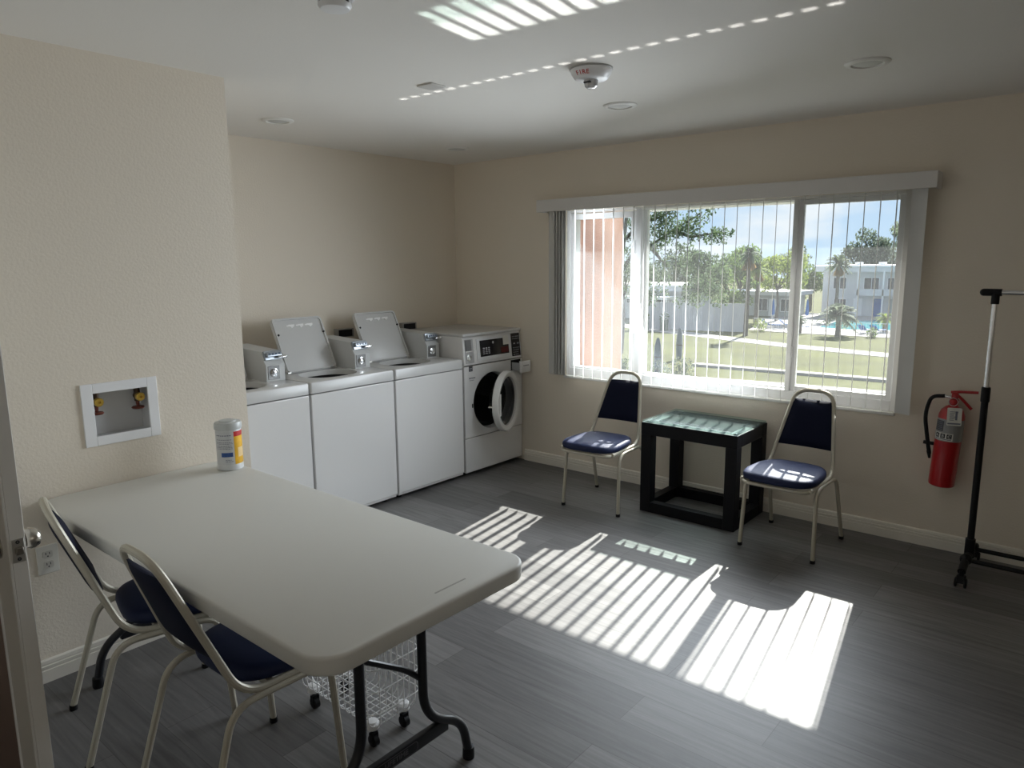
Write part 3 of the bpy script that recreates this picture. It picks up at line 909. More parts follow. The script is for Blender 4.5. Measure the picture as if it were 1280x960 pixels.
b.grid([[(p[0], p[1], 0) for p in Pa], [(p[0], p[1], 0.0008) for p in Pa], [(p[0], p[1], 0.0008) for p in Pb], [(p[0], p[1], 0) for p in Pb]], close_v=True); mk = b.obj('mark_border', GREYMARK, cb)

# ------------------------------------------------------------------ canister of wipes
cx, cy = 1.500, -2.985
t = thing('wipes_canister', 'cylindrical wipes canister with yellow and white label on the table corner', 'canister', (cx, cy, 0.742))
b = MB(); b.lathe([(0.050, 0.742), (0.0545, 0.746), (0.0545, 0.765), (0.0535, 0.768), (0.0535, 0.925), (0.050, 0.930)], (cx, cy, 0), 40); can = b.obj('canister_body', mat('canister_white', (0.66, 0.67, 0.67), 0.4), t)
b = MB(); b.lathe([(0.0565, 0.922), (0.0575, 0.926), (0.0575, 0.944), (0.054, 0.952), (0.036, 0.955), (0.034, 0.959), (0.001, 0.960)], (cx, cy, 0), 40, cap=True); b.obj('lid', mat('canister_lid', (0.55, 0.57, 0.56), 0.35), t)
def wrap(a0, a1, z0, z1, mtl, name, parent, r_=0.0540, n=14):
    b = MB()
    b.grid([[(cx + r_ * math.cos(R(a0 + (a1 - a0) * k / n)), cy + r_ * math.sin(R(a0 + (a1 - a0) * k / n)), z) for k in range(n + 1)] for z in (z0, z1)])
    return b.obj(name, mtl, parent)
ac = math.degrees(math.atan2(CAM.y - cy, CAM.x - cx))     # bearing of the side that shows
lab = wrap(ac - 88, ac + 26, 0.770, 0.915, mat('label_white', (0.62, 0.63, 0.64), 0.4), 'label', can, 0.0538, 30)
wrap(ac + 22, ac + 150, 0.770, 0.912, YELLOW, 'yellow_label', can, 0.0541, 30)
wrap(ac + 22, ac + 150, 0.893, 0.915, REDP, 'red_band', can, 0.0543, 30)
wrap(ac + 40, ac + 80, 0.800, 0.842, mat('label_orange_pale', (0.85, 0.62, 0.30), 0.45), 'label_picture', can, 0.0543, 12)
wrap(ac - 38, ac + 14, 0.805, 0.824, BLUEP, 'blue_panel', can, 0.0543, 12)
b = MB()
r_ = 0.0543
for j, z in enumerate((0.898, 0.880, 0.868, 0.862, 0.852, 0.846, 0.840, 0.790, 0.783)):
    a = ac - 62
    end = ac + (12 if j < 7 else 8)
    if j >= 7:
        a = ac - 20
    while a < end:
        l = random.uniform(4, 11)
        h = 0.0035 if j else 0.006
        b.grid([[(cx + r_ * math.cos(R(a + l * k / 3)), cy + r_ * math.sin(R(a + l * k / 3)), zz) for k in range(4)] for zz in (z, z + h * 0.6)])
        a += l + 2.5
b.obj('label_print', mat('label_ink', (0.16, 0.17, 0.22), 0.5), can)

# ================================================================== chairs
def make_chair():
    t = thing('stacking_chair', '', 'chair', (0, 0, 0), group='navy stacking chairs')
    # seat cushion: front is -y
    rows = []
    def outline(k):
        P = []
        for q in range(40):
            a = 2 * PI * q / 40
            ca_, sa_ = math.cos(a), math.sin(a)
            px = 0.212 * math.copysign(abs(ca_) ** 0.55, ca_)
            py = 0.212 * math.copysign(abs(sa_) ** 0.62, sa_)
            tp = 1.0 - 0.13 * (py / 0.212 + 1) / 2
            P.append((px * tp * k, -0.130 + py * k))
        return P
    for k, z in ((0.93, 0.424), (0.985, 0.430), (1.0, 0.442), (0.99, 0.456), (0.95, 0.466), (0.86, 0.472), (0.60, 0.476), (0.25, 0.477), (0.03, 0.477)):
        rows.append([(p[0], p[1], z) for p in outline(k)])
    b = MB(); b.grid(rows, close_v=True, cap=True); b.obj('seat', NAVY, t, world=False, smooth=60)
    # bent tube: rails under the seat running up into the back hoop
    half = [(-0.188, -0.285, 0.416), (-0.186, 0.085, 0.416), (-0.108, 0.262, 0.862)]
    full = half + [(-x, y, z) for x, y, z in reversed(half)]
    b = MB(); b.tube(fillet(full, [0.085, 0.085, 0.085, 0.085], 8), 0.0118, 10); b.obj('back_frame', CHAMP, t, world=False)
    b = MB(); b.tube(fillet([(-0.185, -0.18, 0.408), (-0.185, -0.315, 0.408), (0.185, -0.315, 0.408), (0.185, -0.18, 0.408)], 0.09, 8), 0.011, 10)
    b.box(-0.180, 0.180, -0.02, 0.0, 0.404, 0.424)
    b.obj('seat_frame', CHAMP, t, world=False)
    # upholstered back between the posts
    b = MB()
    rows = []
    def post(z):
        s = (z - 0.416) / (0.862 - 0.416)
        return 0.186 + (0.108 - 0.186) * s, 0.085 + (0.262 - 0.085) * s
    nz = 12
    prof = []
    for i in range(nz + 1):
        z = 0.545 + (0.808 - 0.545) * i / nz
        hw, y = post(z)
        hw -= 0.006
        edge = math.sin(PI * min(1, max(0, min(i, nz - i) / 1.6)) / 2)
        ring = []
        m_ = 14
        for q in range(m_ + 1):
            s = -1 + 2 * q / m_
            th = 0.004 + 0.024 * (1 - abs(s) ** 4) * edge
            ring.append((s * hw, y - th + 0.012 * (1 - s * s), z))
        for q in range(m_, -1, -1):
            s = -1 + 2 * q / m_
            th = 0.004 + 0.010 * (1 - abs(s) ** 4) * edge
            ring.append((s * hw, y + th + 0.012 * (1 - s * s), z))
        rows.append(ring)
    b.grid(rows, close_v=True, cap=True); b.obj('backrest', NAVYB, t, world=False, smooth=60)
    for s in (-1, 1):
        b = MB(); b.tube(fillet([(s * 0.207, -0.232, 0.012), (s * 0.196, -0.205, 0.398), (s * 0.194, -0.07, 0.400), (s * 0.194, -0.05, 0.400)], [0.07, 0.02], 8), 0.0112, 10)
        l = b.obj('leg', CHAMP, t, world=False)
        b = MB(); b.lathe([(0.0135, 0.0), (0.0145, 0.003), (0.0135, 0.018)], (s * 0.207, -0.232, 0), 12); b.obj('foot_glide', BLACK, l, world=False)
        b = MB(); b.tube(fillet([(s * 0.194, -0.05, 0.400), (s * 0.194, 0.120, 0.400), (s * 0.210, 0.236, 0.012)], [0.07], 8), 0.0112, 10)
        l = b.obj('leg', CHAMP, t, world=False)
        b = MB(); b.lathe([(0.0135, 0.0), (0.0145, 0.003), (0.0135, 0.018)], (s * 0.210, 0.236, 0), 12); b.obj('foot_glide', BLACK, l, world=False)
    return t
ch = make_chair()
for i, (x, y, a, lab) in enumerate(((1.868, -0.482, 4.0, 'navy padded chair under the window, left of the black side table'),
                                    (3.100, -0.430, -1.5, 'navy padded chair between the black side table and the fire extinguisher'),
                                    (1.862, -3.545, 167.0, 'navy padded chair at the table, closest to the door edge'),
                                    (2.456, -3.526, 180.0, 'navy padded chair at the table, nearer the table\'s free end'))):
    o = ch if i == 0 else copy_tree(ch)
    o.location = (x, y, 0)
    o.rotation_euler = (0, 0, R(a))
    o['label'] = lab

# ================================================================== side table
sx0, sx1, sy0, sy1 = 2.135, 2.782, -0.500, -0.030
t = thing('side_table', 'black cube-frame side table with a glass top under the window', 'side table', ((sx0 + sx1) / 2, (sy0 + sy1) / 2, 0))
Lw = 0.072
b = MB()
aw = 0.068
b.box(sx0, sx1, sy0, sy0 + aw, 0.518, 0.598); b.box(sx0, sx1, sy1 - aw, sy1, 0.518, 0.598)
b.box(sx0, sx0 + aw, sy0 + aw, sy1 - aw, 0.518, 0.598); b.box(sx1 - aw, sx1, sy0 + aw, sy1 - aw, 0.518, 0.598)
b.obj('apron', BLKWOOD, t, 0.002)
b = MB()
b.box(sx0 + Lw, sx1 - Lw, sy0, sy0 + 0.06, 0.0, 0.068); b.box(sx0 + Lw, sx1 - Lw, sy1 - 0.06, sy1, 0.0, 0.068)
b.box(sx0, sx0 + 0.06, sy0 + Lw, sy1 - Lw, 0.0, 0.068); b.box(sx1 - 0.06, sx1, sy0 + Lw, sy1 - Lw, 0.0, 0.068)
b.obj('base_rails', BLKWOOD, t, 0.002)
for x in (sx0, sx1 - Lw):
    for y in (sy0, sy1 - Lw):
        b = MB(); b.box(x, x + Lw, y, y + Lw, 0.0, 0.518); b.obj('leg', BLKWOOD, t, 0.002)
def dusty_glass():
    m = bpy.data.materials.new('dusty_glass_top')
    m.use_nodes = True
    t_ = m.node_tree
    pb = t_.nodes['Principled BSDF']
    pb.inputs['Base Color'].default_value = (0.40, 0.49, 0.475, 1)
    pb.inputs['Roughness'].default_value = 0.12
    pb.inputs['Specular IOR Level'].default_value = 0.5
    tr = t_.nodes.new('ShaderNodeBsdfTransparent')
    tr.inputs[0].default_value = (0.84, 0.92, 0.90, 1)
    nz_ = t_.nodes.new('ShaderNodeTexNoise')
    nz_.inputs['Scale'].default_value = 60
    rp = t_.nodes.new('ShaderNodeMapRange')
    rp.inputs['To Min'].default_value = 0.07
    rp.inputs['To Max'].default_value = 0.17
    t_.links.new(nz_.outputs['Fac'], rp.inputs['Value'])
    mx = t_.nodes.new('ShaderNodeMixShader')
    t_.links.new(rp.outputs[0], mx.inputs[0])
    t_.links.new(tr.outputs[0], mx.inputs[1])
    t_.links.new(pb.outputs[0], mx.inputs[2])
    t_.links.new(mx.outputs[0], t_.nodes['Material Output'].inputs[0])
    return m
GT = dusty_glass()
b = MB(); b.rbox(sx0 + 0.004, sx1 - 0.004, sy0 + 0.004, sy1 - 0.004, 0.602, 0.612, 0.004, 3, 0.002); b.obj('glass_top', GT, t)
for x in (sx0 + 0.03, sx1 - 0.03):
    for y in (sy0 + 0.03, sy1 - 0.03):
        b = MB(); b.lathe([(0.008, 0.598), (0.008, 0.602)], (x, y, 0), 12); b.obj('glass_bumper', BLACK, t)

# ================================================================== fire extinguisher
ex, ey = 3.795, -0.088
t = thing('fire_extinguisher', 'red fire extinguisher hung on the wall right of the window', 'fire extinguisher', (ex, ey, 0.60))
EM = Matrix.Translation((ex, ey, 0.64)) @ Matrix.Rotation(R(3.0), 4, 'Y') @ Matrix.Translation((-ex, -ey, -0.64))
b = MB(); b.x = EM; b.lathe([(0.055, 0.395), (0.062, 0.400), (0.064, 0.410), (0.064, 0.775), (0.062, 0.795), (0.053, 0.820), (0.036, 0.838), (0.022, 0.846), (0.022, 0.858)], (ex, ey, 0), 40); cyl = b.obj('cylinder', RED, t)
def wrap2(a0, a1, z0, z1, mtl, name, parent, r_, n=20):
    b = MB(); b.x = EM
    b.grid([[(ex + r_ * math.cos(R(a0 + (a1 - a0) * k / n)), ey + r_ * math.sin(R(a0 + (a1 - a0) * k / n)), z) for k in range(n + 1)] for z in (z0, z1)])
    return b.obj(name, mtl, parent)
ae = math.degrees(math.atan2(CAM.y - ey, CAM.x - ex))
wrap2(ae - 100, ae + 80, 0.655, 0.775, SILVER, 'instruction_label', cyl, 0.0644, 30)
wrap2(ae - 78, ae - 28, 0.708, 0.765, mat('label_dark', (0.06, 0.06, 0.07), 0.5), 'printed_panel', cyl, 0.0648)
cls = wrap2(ae - 72, ae + 18, 0.660, 0.700, PAPER, 'class_label', cyl, 0.0650)
for k, chh in enumerate('ABC'):
    a = R(ae - 54 + k * 28)
    n_ = Vector((math.cos(a), math.sin(a), 0))
    p = Vector((ex, ey, 0.683)) + n_ * 0.0653
    wrap2(math.degrees(a) - 11, math.degrees(a) + 11, 0.671, 0.696, INK, 'class_square', cyl, 0.0652, 6)
    lettering(chh, 0.022, PAPER, cyl, EM @ frame_matrix(p, Vector((0, 0, 1)).cross(n_), n_), depth=0.0003)
b = MB(); b.x = EM
for j in range(5):
    z = 0.715 + j * 0.010
    b.grid([[(ex + 0.0652 * math.cos(R(ae - 72 + 38 * k / 6)), ey + 0.0652 * math.sin(R(ae - 72 + 38 * k / 6)), zz) for k in range(7)] for zz in (z, z + 0.0035)])
b.grid([[(ex + 0.0654 * math.cos(R(ae - 66 + 78 * k / 10)), ey + 0.0654 * math.sin(R(ae - 66 + 78 * k / 10)), zz) for k in range(11)] for zz in (0.6635, 0.668)])
b.obj('label_print', mat('label_ink', (0.16, 0.17, 0.22), 0.5), cyl)
b = MB(); b.x = EM
b.lathe([(0.020, 0.856), (0.023, 0.860), (0.023, 0.880), (0.017, 0.884), (0.015, 0.905), (0.001, 0.906)], (ex, ey, 0), 20, cap=False)
b.box(ex - 0.014, ex + 0.016, ey - 0.012, ey + 0.012, 0.880, 0.918)
vl = b.obj('valve', RED, t, 0.002)
b = MB(); b.x = EM
b.tube(fillet([(ex - 0.02, ey, 0.916), (ex + 0.03, ey, 0.925), (ex + 0.105, ey, 0.932)], 0.03), 0.0075, 8); b.obj('carry_handle', RED, vl)
b = MB(); b.x = EM
b.tube(fillet([(ex + 0.010, ey, 0.905), (ex + 0.045, ey, 0.878), (ex + 0.085, ey, 0.838)], 0.03), 0.0075, 8); b.obj('squeeze_lever', RED, vl)
b = MB(); b.x = EM; b.tube([(ex - 0.010, ey, 0.888), (ex - 0.050, ey, 0.891)], 0.009, 12); b.obj('hose_coupling', CHROME, t)
b = MB(); b.x = EM
hp = fillet([(ex - 0.045, ey, 0.891), (ex - 0.110, ey, 0.880), (ex - 0.128, ey - 0.004, 0.775), (ex - 0.100, ey - 0.01, 0.655), (ex - 0.078, ey - 0.006, 0.560)], [0.055, 0.06, 0.06], 8)
b.tube(hp, 0.0105, 10); hs = b.obj('hose', BLACK, t)
b = MB(); b.x = EM; b.tube([(ex - 0.082, ey - 0.008, 0.575), (ex - 0.074, ey - 0.006, 0.535)], [0.012, 0.006], 10); b.obj('nozzle', BLACK, hs)
b = MB(); b.x = EM; b.box(ex - 0.114, ex - 0.06, ey - 0.016, ey + 0.004, 0.612, 0.628); b.obj('hose_strap', BLACK, t)
b = MB(); b.x = EM; b.tube([(ex + 0.022 * math.cos(2 * PI * k / 20) + 0.0, ey - 0.022, 0.868 + 0.022 * math.sin(2 * PI * k / 20)) for k in range(20)], 0.002, 6, closed=True); b.obj('pull_ring', BRUSHED, vl)
n_ = Vector((math.cos(R(ae + 6)), math.sin(R(ae + 6)), 0.0))
TM = EM @ frame_matrix(Vector((ex + 0.004, ey, 0.798)) + n_ * 0.072, Matrix.Rotation(R(4), 3, n_) @ Vector((0, 0, 1)).cross(n_), n_)
b = MB(); b.x = TM; b.rbox(-0.034, 0.034, -0.048, 0.048, -0.0005, 0.0005, 0.004, 3); tg = b.obj('inspection_tag', PAPER, t)
b = MB(); b.x = TM
for j in range(6):
    b.box(-0.022, -0.002 + 0.004 * (j % 3), -0.020 + j * 0.009, -0.0165 + j * 0.009, 0.0005, 0.0009)
b.box(0.004, 0.014, -0.018, 0.030, 0.0005, 0.0009); b.box(0.012, 0.016, 0.02, 0.03, 0.0005, 0.0009)
b.box(-0.030, 0.030, -0.042, -0.034, 0.0005, 0.0007)
b.obj('tag_print', mat('label_ink', (0.16, 0.17, 0.22), 0.5), tg)
b = MB(); b.box(ex - 0.02, ex + 0.02, ey + 0.060, -0.001, 0.50, 0.86); b.box(ex - 0.012, ex + 0.012, ey + 0.02, -0.004, 0.866, 0.874); b.obj('wall_hook', BRUSHED, t)

# ================================================================== garment rack
gx, gy = 3.968, -0.285
t = thing('garment_rack', 'black and chrome rolling garment rack standing at the right edge', 'clothes rack', (4.40, gy, 0))
for x, s in ((gx, 1), (gx + 0.86, -1)):
    b = MB(); b.tube([(x, gy, 0.10), (x, gy, 0.965)], 0.0165, 16); po = b.obj('lower_post', BLACK, t)
    b = MB(); b.lathe([(0.0195, 0.915), (0.0205, 0.920), (0.0205, 0.985), (0.0185, 0.990), (0.0135, 0.990)], (x, gy, 0), 18); b.obj('post_collar', BLACK, po)
    b = MB(); b.tube([(x, gy, 0.985), (x, gy, 1.43)], 0.0128, 16); b.obj('upper_post', CHROME, t)
    b = MB(); b.tube([(x, gy, 1.405), (x, gy, 1.475)], 0.018, 14); b.tube([(x - s * 0.05, gy, 1.462), (x + s * 0.025, gy, 1.462)], 0.018, 14); b.ball((x - s * 0.05, gy, 1.462), 0.018, 12, 8); b.obj('top_joint', BLACK, t)
    b = MB()
    b.tube(fillet([(x, gy - 0.215, 0.082), (x, gy - 0.14, 0.105), (x, gy + 0.14, 0.105), (x, gy + 0.215, 0.082)], 0.05), 0.019, 12)
    b.tube([(x, gy, 0.09), (x, gy, 0.19)], 0.0235, 14)
    b.ball((x, gy - 0.10, 0.11), 0.032, 12, 8, (0.9, 1.1, 0.9)); b.ball((x, gy + 0.10, 0.11), 0.032, 12, 8, (0.9, 1.1, 0.9))
    b.obj('base_foot', BLACK, t)
    for sgn in (-1, 1):
        cyy = gy + sgn * 0.212
        b = MB(); b.tube([(x, cyy, 0.09), (x, cyy, 0.050)], 0.012, 10)
        b.prism([(cyy - 0.020, 0.024), (cyy - 0.012, 0.062), (cyy + 0.014, 0.062), (cyy + 0.026, 0.040), (cyy + 0.020, 0.022)], x - 0.020, x + 0.020, 'x')
        b.obj('caster', BLACK, t, 0.003)
        for dx in (-0.026, 0.016):
            b = MB(); b.lathe([(0.018, 0.0), (0.025, 0.002), (0.025, 0.010), (0.018, 0.012)], (x + dx - 0.001, cyy - 0.002, 0.025), 20, 'x'); b.obj('caster_wheel', BLACK, t)
b = MB(); b.tube([(gx + 0.02, gy, 1.462), (gx + 0.84, gy, 1.462)], 0.0125, 16); b.obj('hanging_rail', CHROME, t)
for y in (gy - 0.095, gy + 0.095):
    b = MB(); b.tube([(gx, y, 0.105), (gx + 0.86, y, 0.105)], 0.0115, 12); b.obj('bottom_rail', BLACK, t)

# ================================================================== wire cart under the table
t = thing('wire_cart', 'white wire basket cart on black casters under the folding table', 'cart', (2.47, -3.08, 0))
kx0, kx1, ky0, ky1, kz0, kz1 = 2.255, 2.690, -3.190, -2.975, 0.085, 0.392
b = MB()
wr = 0.0021
nx, ny = 12, 6
rr_ = 0.05
for i in range(nx + 1):                      # hoops across: down one side, over the bottom, up the other
    x = kx0 + 0.03 + (kx1 - kx0 - 0.06) * i / nx
    b.tube(fillet([(x, ky0, kz1), (x, ky0, kz0), (x, ky1, kz0), (x, ky1, kz1)], rr_, 5), wr, 5)
for j in range(ny + 1):
    y = ky0 + 0.03 + (ky1 - ky0 - 0.06) * j / ny
    b.tube(fillet([(kx0, y, kz1), (kx0, y, kz0 + 0.001), (kx1, y, kz0 + 0.001), (kx1, y, kz1)], rr_, 5), wr, 5)
b.obj('basket_wires', WIRE, t)
b = MB()
for z in (0.15, 0.23, 0.31):
    b.tube([(p[0], p[1], z) for p in rrect(kx0 - 0.002, kx1 + 0.002, ky0 - 0.002, ky1 + 0.002, 0.032, 4)], 0.0022, 5, closed=True)
b.tube([(p[0], p[1], kz1) for p in rrect(kx0 - 0.003, kx1 + 0.003, ky0 - 0.003, ky1 + 0.003, 0.032, 4)], 0.0042, 8, closed=True)
b.obj('rim_wires', WIRE, t)
for x in (2.293, 2.632):
    for y in (-3.150, -3.012):
        b = MB(); b.lathe([(0.021, 0.066), (0.024, 0.070), (0.024, 0.086), (0.018, 0.094), (0.006, 0.096)], (x, y, 0), 18); c_ = b.obj('caster_cup', WIRE, t)
        b = MB(); b.tube([(x, y, 0.070), (x, y, 0.045)], 0.006, 8); b.lathe([(0.012, -0.011), (0.021, -0.009), (0.021, 0.009), (0.012, 0.011)], (x + 0.004, y, 0.0212), 20, 'y')
        b.box(x - 0.004, x + 0.012, y - 0.014, y - 0.0115, 0.018, 0.052); b.box(x - 0.004, x + 0.012, y + 0.0115, y + 0.014, 0.018, 0.052); b.box(x - 0.004, x + 0.012, y - 0.014, y + 0.014, 0.048, 0.053)
        b.obj('caster_wheel', BLACK, c_)

# ================================================================== outside
G = -5.3
GRASS = mat('lawn', (0.062, 0.067, 0.016), 0.9, var=(0.35, 0.28), spec=0.1)
CONC = mat('pale_concrete', (0.30, 0.285, 0.265), 0.85, var=(1.2, 0.06), spec=0.2)
DECK = mat('pool_deck', (0.34, 0.315, 0.30), 0.85, var=(0.8, 0.05), spec=0.2)
FENCEM = mat('grey_fence', (0.52, 0.51, 0.53), 0.8)
BLDW = mat('grey_building_paint', (0.58, 0.59, 0.61), 0.8)
BLDD = mat('grey_green_building_paint', (0.36, 0.39, 0.39), 0.8)
FASC = mat('white_roof_edge', (0.75, 0.76, 0.78), 0.6)
DKWIN = mat('dark_window', (0.05, 0.055, 0.07), 0.15)
BLUE = mat('blue_canvas', (0.03, 0.12, 0.36), 0.7)
POOL = mat('pool_water', (0.03, 0.30, 0.34), 0.08, var=(1.5, 0.2))
BARK = mat('bark', (0.10, 0.085, 0.075), 0.9, var=(5, 0.3), spec=0.1)
PBARK = mat('palm_bark', (0.14, 0.12, 0.10), 0.9, var=(5, 0.25), spec=0.1)
def leafmat(name, c):
    return mat(name, c, 0.7, var=(1.3, 0.4), spec=0.15, trans=(0.4, tuple(min(1, x * 1.5) for x in c)))
L_PINE = leafmat('pine_leaves', (0.080, 0.115, 0.062))
L_MID = leafmat('mid_leaves', (0.105, 0.150, 0.052))
L_YEL = leafmat('yellow_leaves', (0.165, 0.205, 0.05))
L_DK = leafmat('dark_leaves', (0.072, 0.108, 0.062))
L_PALM = leafmat('palm_leaves', (0.11, 0.14, 0.075))
L_GREY = leafmat('grey_leaves', (0.17, 0.20, 0.14))  # real on grey-green plants; on far trees it puts haze into the colour
L_FAR = leafmat('hazed_leaves', (0.10, 0.125, 0.095))  # greyed green, distance haze put into the leaf colour
L_DRY = leafmat('dry_leaves', (0.24, 0.17, 0.08))

b = MB(); b.box(-150, 80, 1.5, 260, G - 0.3, G)
tag(struct(b.obj('ground', GRASS)), 'yellow-green lawn outside the window', 'lawn')
def ribbon(name, pts, w, h, mtl, label, cat):
    b = MB()
    L_, R_ = [], []
    pts = [Vector((p[0], p[1], 0)) for p in pts]
    for i, p in enumerate(pts):
        d_ = (pts[min(i + 1, len(pts) - 1)] - pts[max(i - 1, 0)]).normalized()
        n = Vector((-d_.y, d_.x, 0))
        L_.append(p + n * w / 2); R_.append(p - n * w / 2)
    rows = []
    for a, c in zip(L_, R_):
        rows.append([(a.x, a.y, G), (a.x, a.y, G + h), (c.x, c.y, G + h), (c.x, c.y, G)])
    b.grid(rows, close_v=True, cap=True)
    return tag(struct(b.obj(name, mtl)), label, cat)
ribbon('path', [(-52, 70), (-39.6, 64.3), (-32.6, 60.9), (-21.5, 56.5), (-15.7, 54.3), (-8.3, 52.6), (6, 51)], 2.3, 0.03, CONC, 'curving pale footpath crossing the lawn beyond the kerb', 'path')
ribbon('kerb', [(-16.9, 39.7), (-10.7, 40.0), (-5.4, 40.2), (8, 40.7)], 0.75, 0.16, CONC, 'long pale kerb wall across the lawn, farther one', 'kerb')
ribbon('kerb', [(-14.0, 34.3), (-9.1, 35.1), (6, 37.0)], 0.75, 0.16, CONC, 'pale kerb wall along the window foot, nearer one', 'kerb')
b = MB(); b.prism([(-23.6, 65.4), (-19, 64.6), (-10.7, 65.3), (4, 67), (6, 92), (-30, 92), (-26, 74)], G, G + 0.04)
tag(struct(b.obj('pool_deck', DECK)), 'pale concrete deck round the swimming pool', 'pool deck')
b = MB(); b.prism([(-19.0, 71.9), (-15.9, 71.3), (-12.4, 72.6), (2, 74), (2, 86), (-15, 85), (-19.6, 81)], G + 0.04, G + 0.06)
tag(b.obj('swimming_pool', POOL), 'turquoise swimming pool beyond the lawn at the right of the window', 'swimming pool')

# own building: salmon wing wall left of the window
b = MB(); b.box(-0.4, 1.045, 0.72, 1.02, G, 3.4)
tag(struct(b.obj('column', SALMON)), 'salmon stucco column just outside the left pane', 'column')

def wall_block(name, label, x0, x1, y0, y1, z1, m_wall, openings, fascia=0.75, doors=(), roofover=0.7):
    t = thing(name, label, 'building', ((x0 + x1) / 2, (y0 + y1) / 2, G))
    b = MB(); b.box(x0, x1, y0, y1, G, z1 - fascia); b.obj('walls', m_wall, t)
    b = MB(); b.box(x0 - roofover, x1 + roofover, y0 - roofover - 0.5, y1 + roofover, z1 - fascia, z1 - fascia * 0.25)
    rf = b.obj('roof', BLDW, t)
    b = MB(); b.box(x0 - roofover - 0.1, x1 + roofover + 0.1, y0 - roofover - 0.6, y1 + roofover + 0.1, z1 - fascia * 0.25, z1); b.obj('roof_edge', FASC, rf)
    for (wx, wz, ww, wh) in openings:
        b = MB(); b.box(wx - 0.09, wx + ww + 0.09, y0 - 0.06, y0, wz - 0.09, wz + wh + 0.09); f = b.obj('window', FASC, t)
        b = MB(); b.box(wx, wx + ww / 2 - 0.04, y0 - 0.08, y0 - 0.06, wz, wz + wh); b.box(wx + ww / 2 + 0.04, wx + ww, y0 - 0.08, y0 - 0.06, wz, wz + wh); b.obj('pane', DKWIN, f)
    for (wx, ww, m_) in doors:
        b = MB(); b.box(wx, wx + ww, y0 - 0.07, y0, G, G + 2.15); b.obj('door', m_, t)
    return t
bt = wall_block('apartment_building', 'grey two-storey apartment building with white roof edge beyond the pool', -24.3, -6, 90, 101, 0.80, BLDW,
    [(-23.0, -2.0, 1.4, 1.3), (-19.5, -2.0, 1.6, 1.3), (-16.9, -2.0, 1.6, 1.3), (-13.6, -2.0, 1.5, 1.3), (-22.8, -4.7, 1.3, 1.4), (-14.2, -4.7, 1.5, 1.4)], doors=((-20.6, 1.0, FASC), (-18.3, 1.0, BLUE), (-16.6, 1.0, BLDD)))
b = MB(); b.box(-20.2, -6, 88.7, 90, -2.75, -2.55); b.box(-20.2, -6, 88.7, 88.78, -2.55, -2.0); b.obj('balcony', BLDW, bt)
for x in (-20.0, -17.2, -14.4, -11.6):
    b = MB(); b.box(x, x + 0.16, 88.7, 88.86, G, 0.1); b.obj('balcony_post', FASC, bt)
for x in (-21.5, -18.8, -16.0, -14.6):
    b = MB(); b.box(x, x + 0.7, 93, 94, 0.80, 1.15); b.obj('roof_vent', FASC, bt)
wall_block('annex_building', 'grey-green lower building wing behind the middle mullion, left of the pool', -33.5, -25.9, 84, 88.5, -2.2, BLDD,
    [(-30.2, -4.6, 1.3, 1.4), (-27.2, -4.6, 1.2, 1.4)], fascia=0.5, doors=((-28.7, 0.95, FASC),))
wall_block('carport_building', 'low pale building with white flat roofs seen through the left trees', -44, -34.4, 72, 80, -1.2, BLDW, [(-37.6, -3.4, 1.5, 1.0), (-41.5, -3.4, 1.5, 1.0)], fascia=0.7)
t = thing('carport', 'white-roofed carport in front of the low pale building', 'carport', (-38, 69.5, G))
b = MB(); b.box(-43, -34.2, 68.2, 71, -2.75, -2.45); b.obj('roof', FASC, t)
for x in (-42.8, -38.6, -34.5):
    b = MB(); b.box(x, x + 0.15, 68.4, 68.55, G, -2.75); b.obj('post', FASC, t)
t = thing('garden_fence', 'long grey panel fence behind the lawn, under the trees', 'fence', (-27.5, 61.5, G))
pts = [(-33.5, 60.2), (-30.9, 60.8), (-28.3, 61.4), (-25.7, 62.1), (-23.0, 62.7)]
for (x0, y0), (x1, y1) in zip(pts, pts[1:]):
    a = math.atan2(y1 - y0, x1 - x0); L_ = math.hypot(x1 - x0, y1 - y0)
    b = MB(); b.x = Matrix.Translation((x0, y0, G)) @ Matrix.Rotation(a, 4, 'Z')
    k = 0.0
    while k < L_ - 0.1:
        b.box(k, min(k + 0.19, L_), 0, 0.03, 0.05, 2.7); k += 0.2
    b.box(0, L_, 0.03, 0.09, 2.45, 2.6); b.box(0, L_, -0.02, 0.05, 2.7, 2.76)
    b.obj('panel', FENCEM, t)
    b = MB(); b.x = Matrix.Translation((x0, y0, G)) @ Matrix.Rotation(a, 4, 'Z'); b.box(-0.07, 0.07, -0.05, 0.09, 0, 2.8); b.obj('post', FENCEM, t)
t = thing('pool_fence', 'thin white rail fence along the pool deck edge', 'fence', (-16, 66.5, G))
b = MB()
for z in (1.15, 0.25):
    b.tube([(-23.5, 66.2, G + z), (-10.5, 66.2, G + z), (0, 67.4, G + z)], 0.03, 5)
for i in range(60):
    b.tube([(-23.4 + i * 0.22, 66.2, G + 0.25), (-23.4 + i * 0.22, 66.2, G + 1.15)], 0.012, 4)
b.obj('rail_panel', FASC, t)

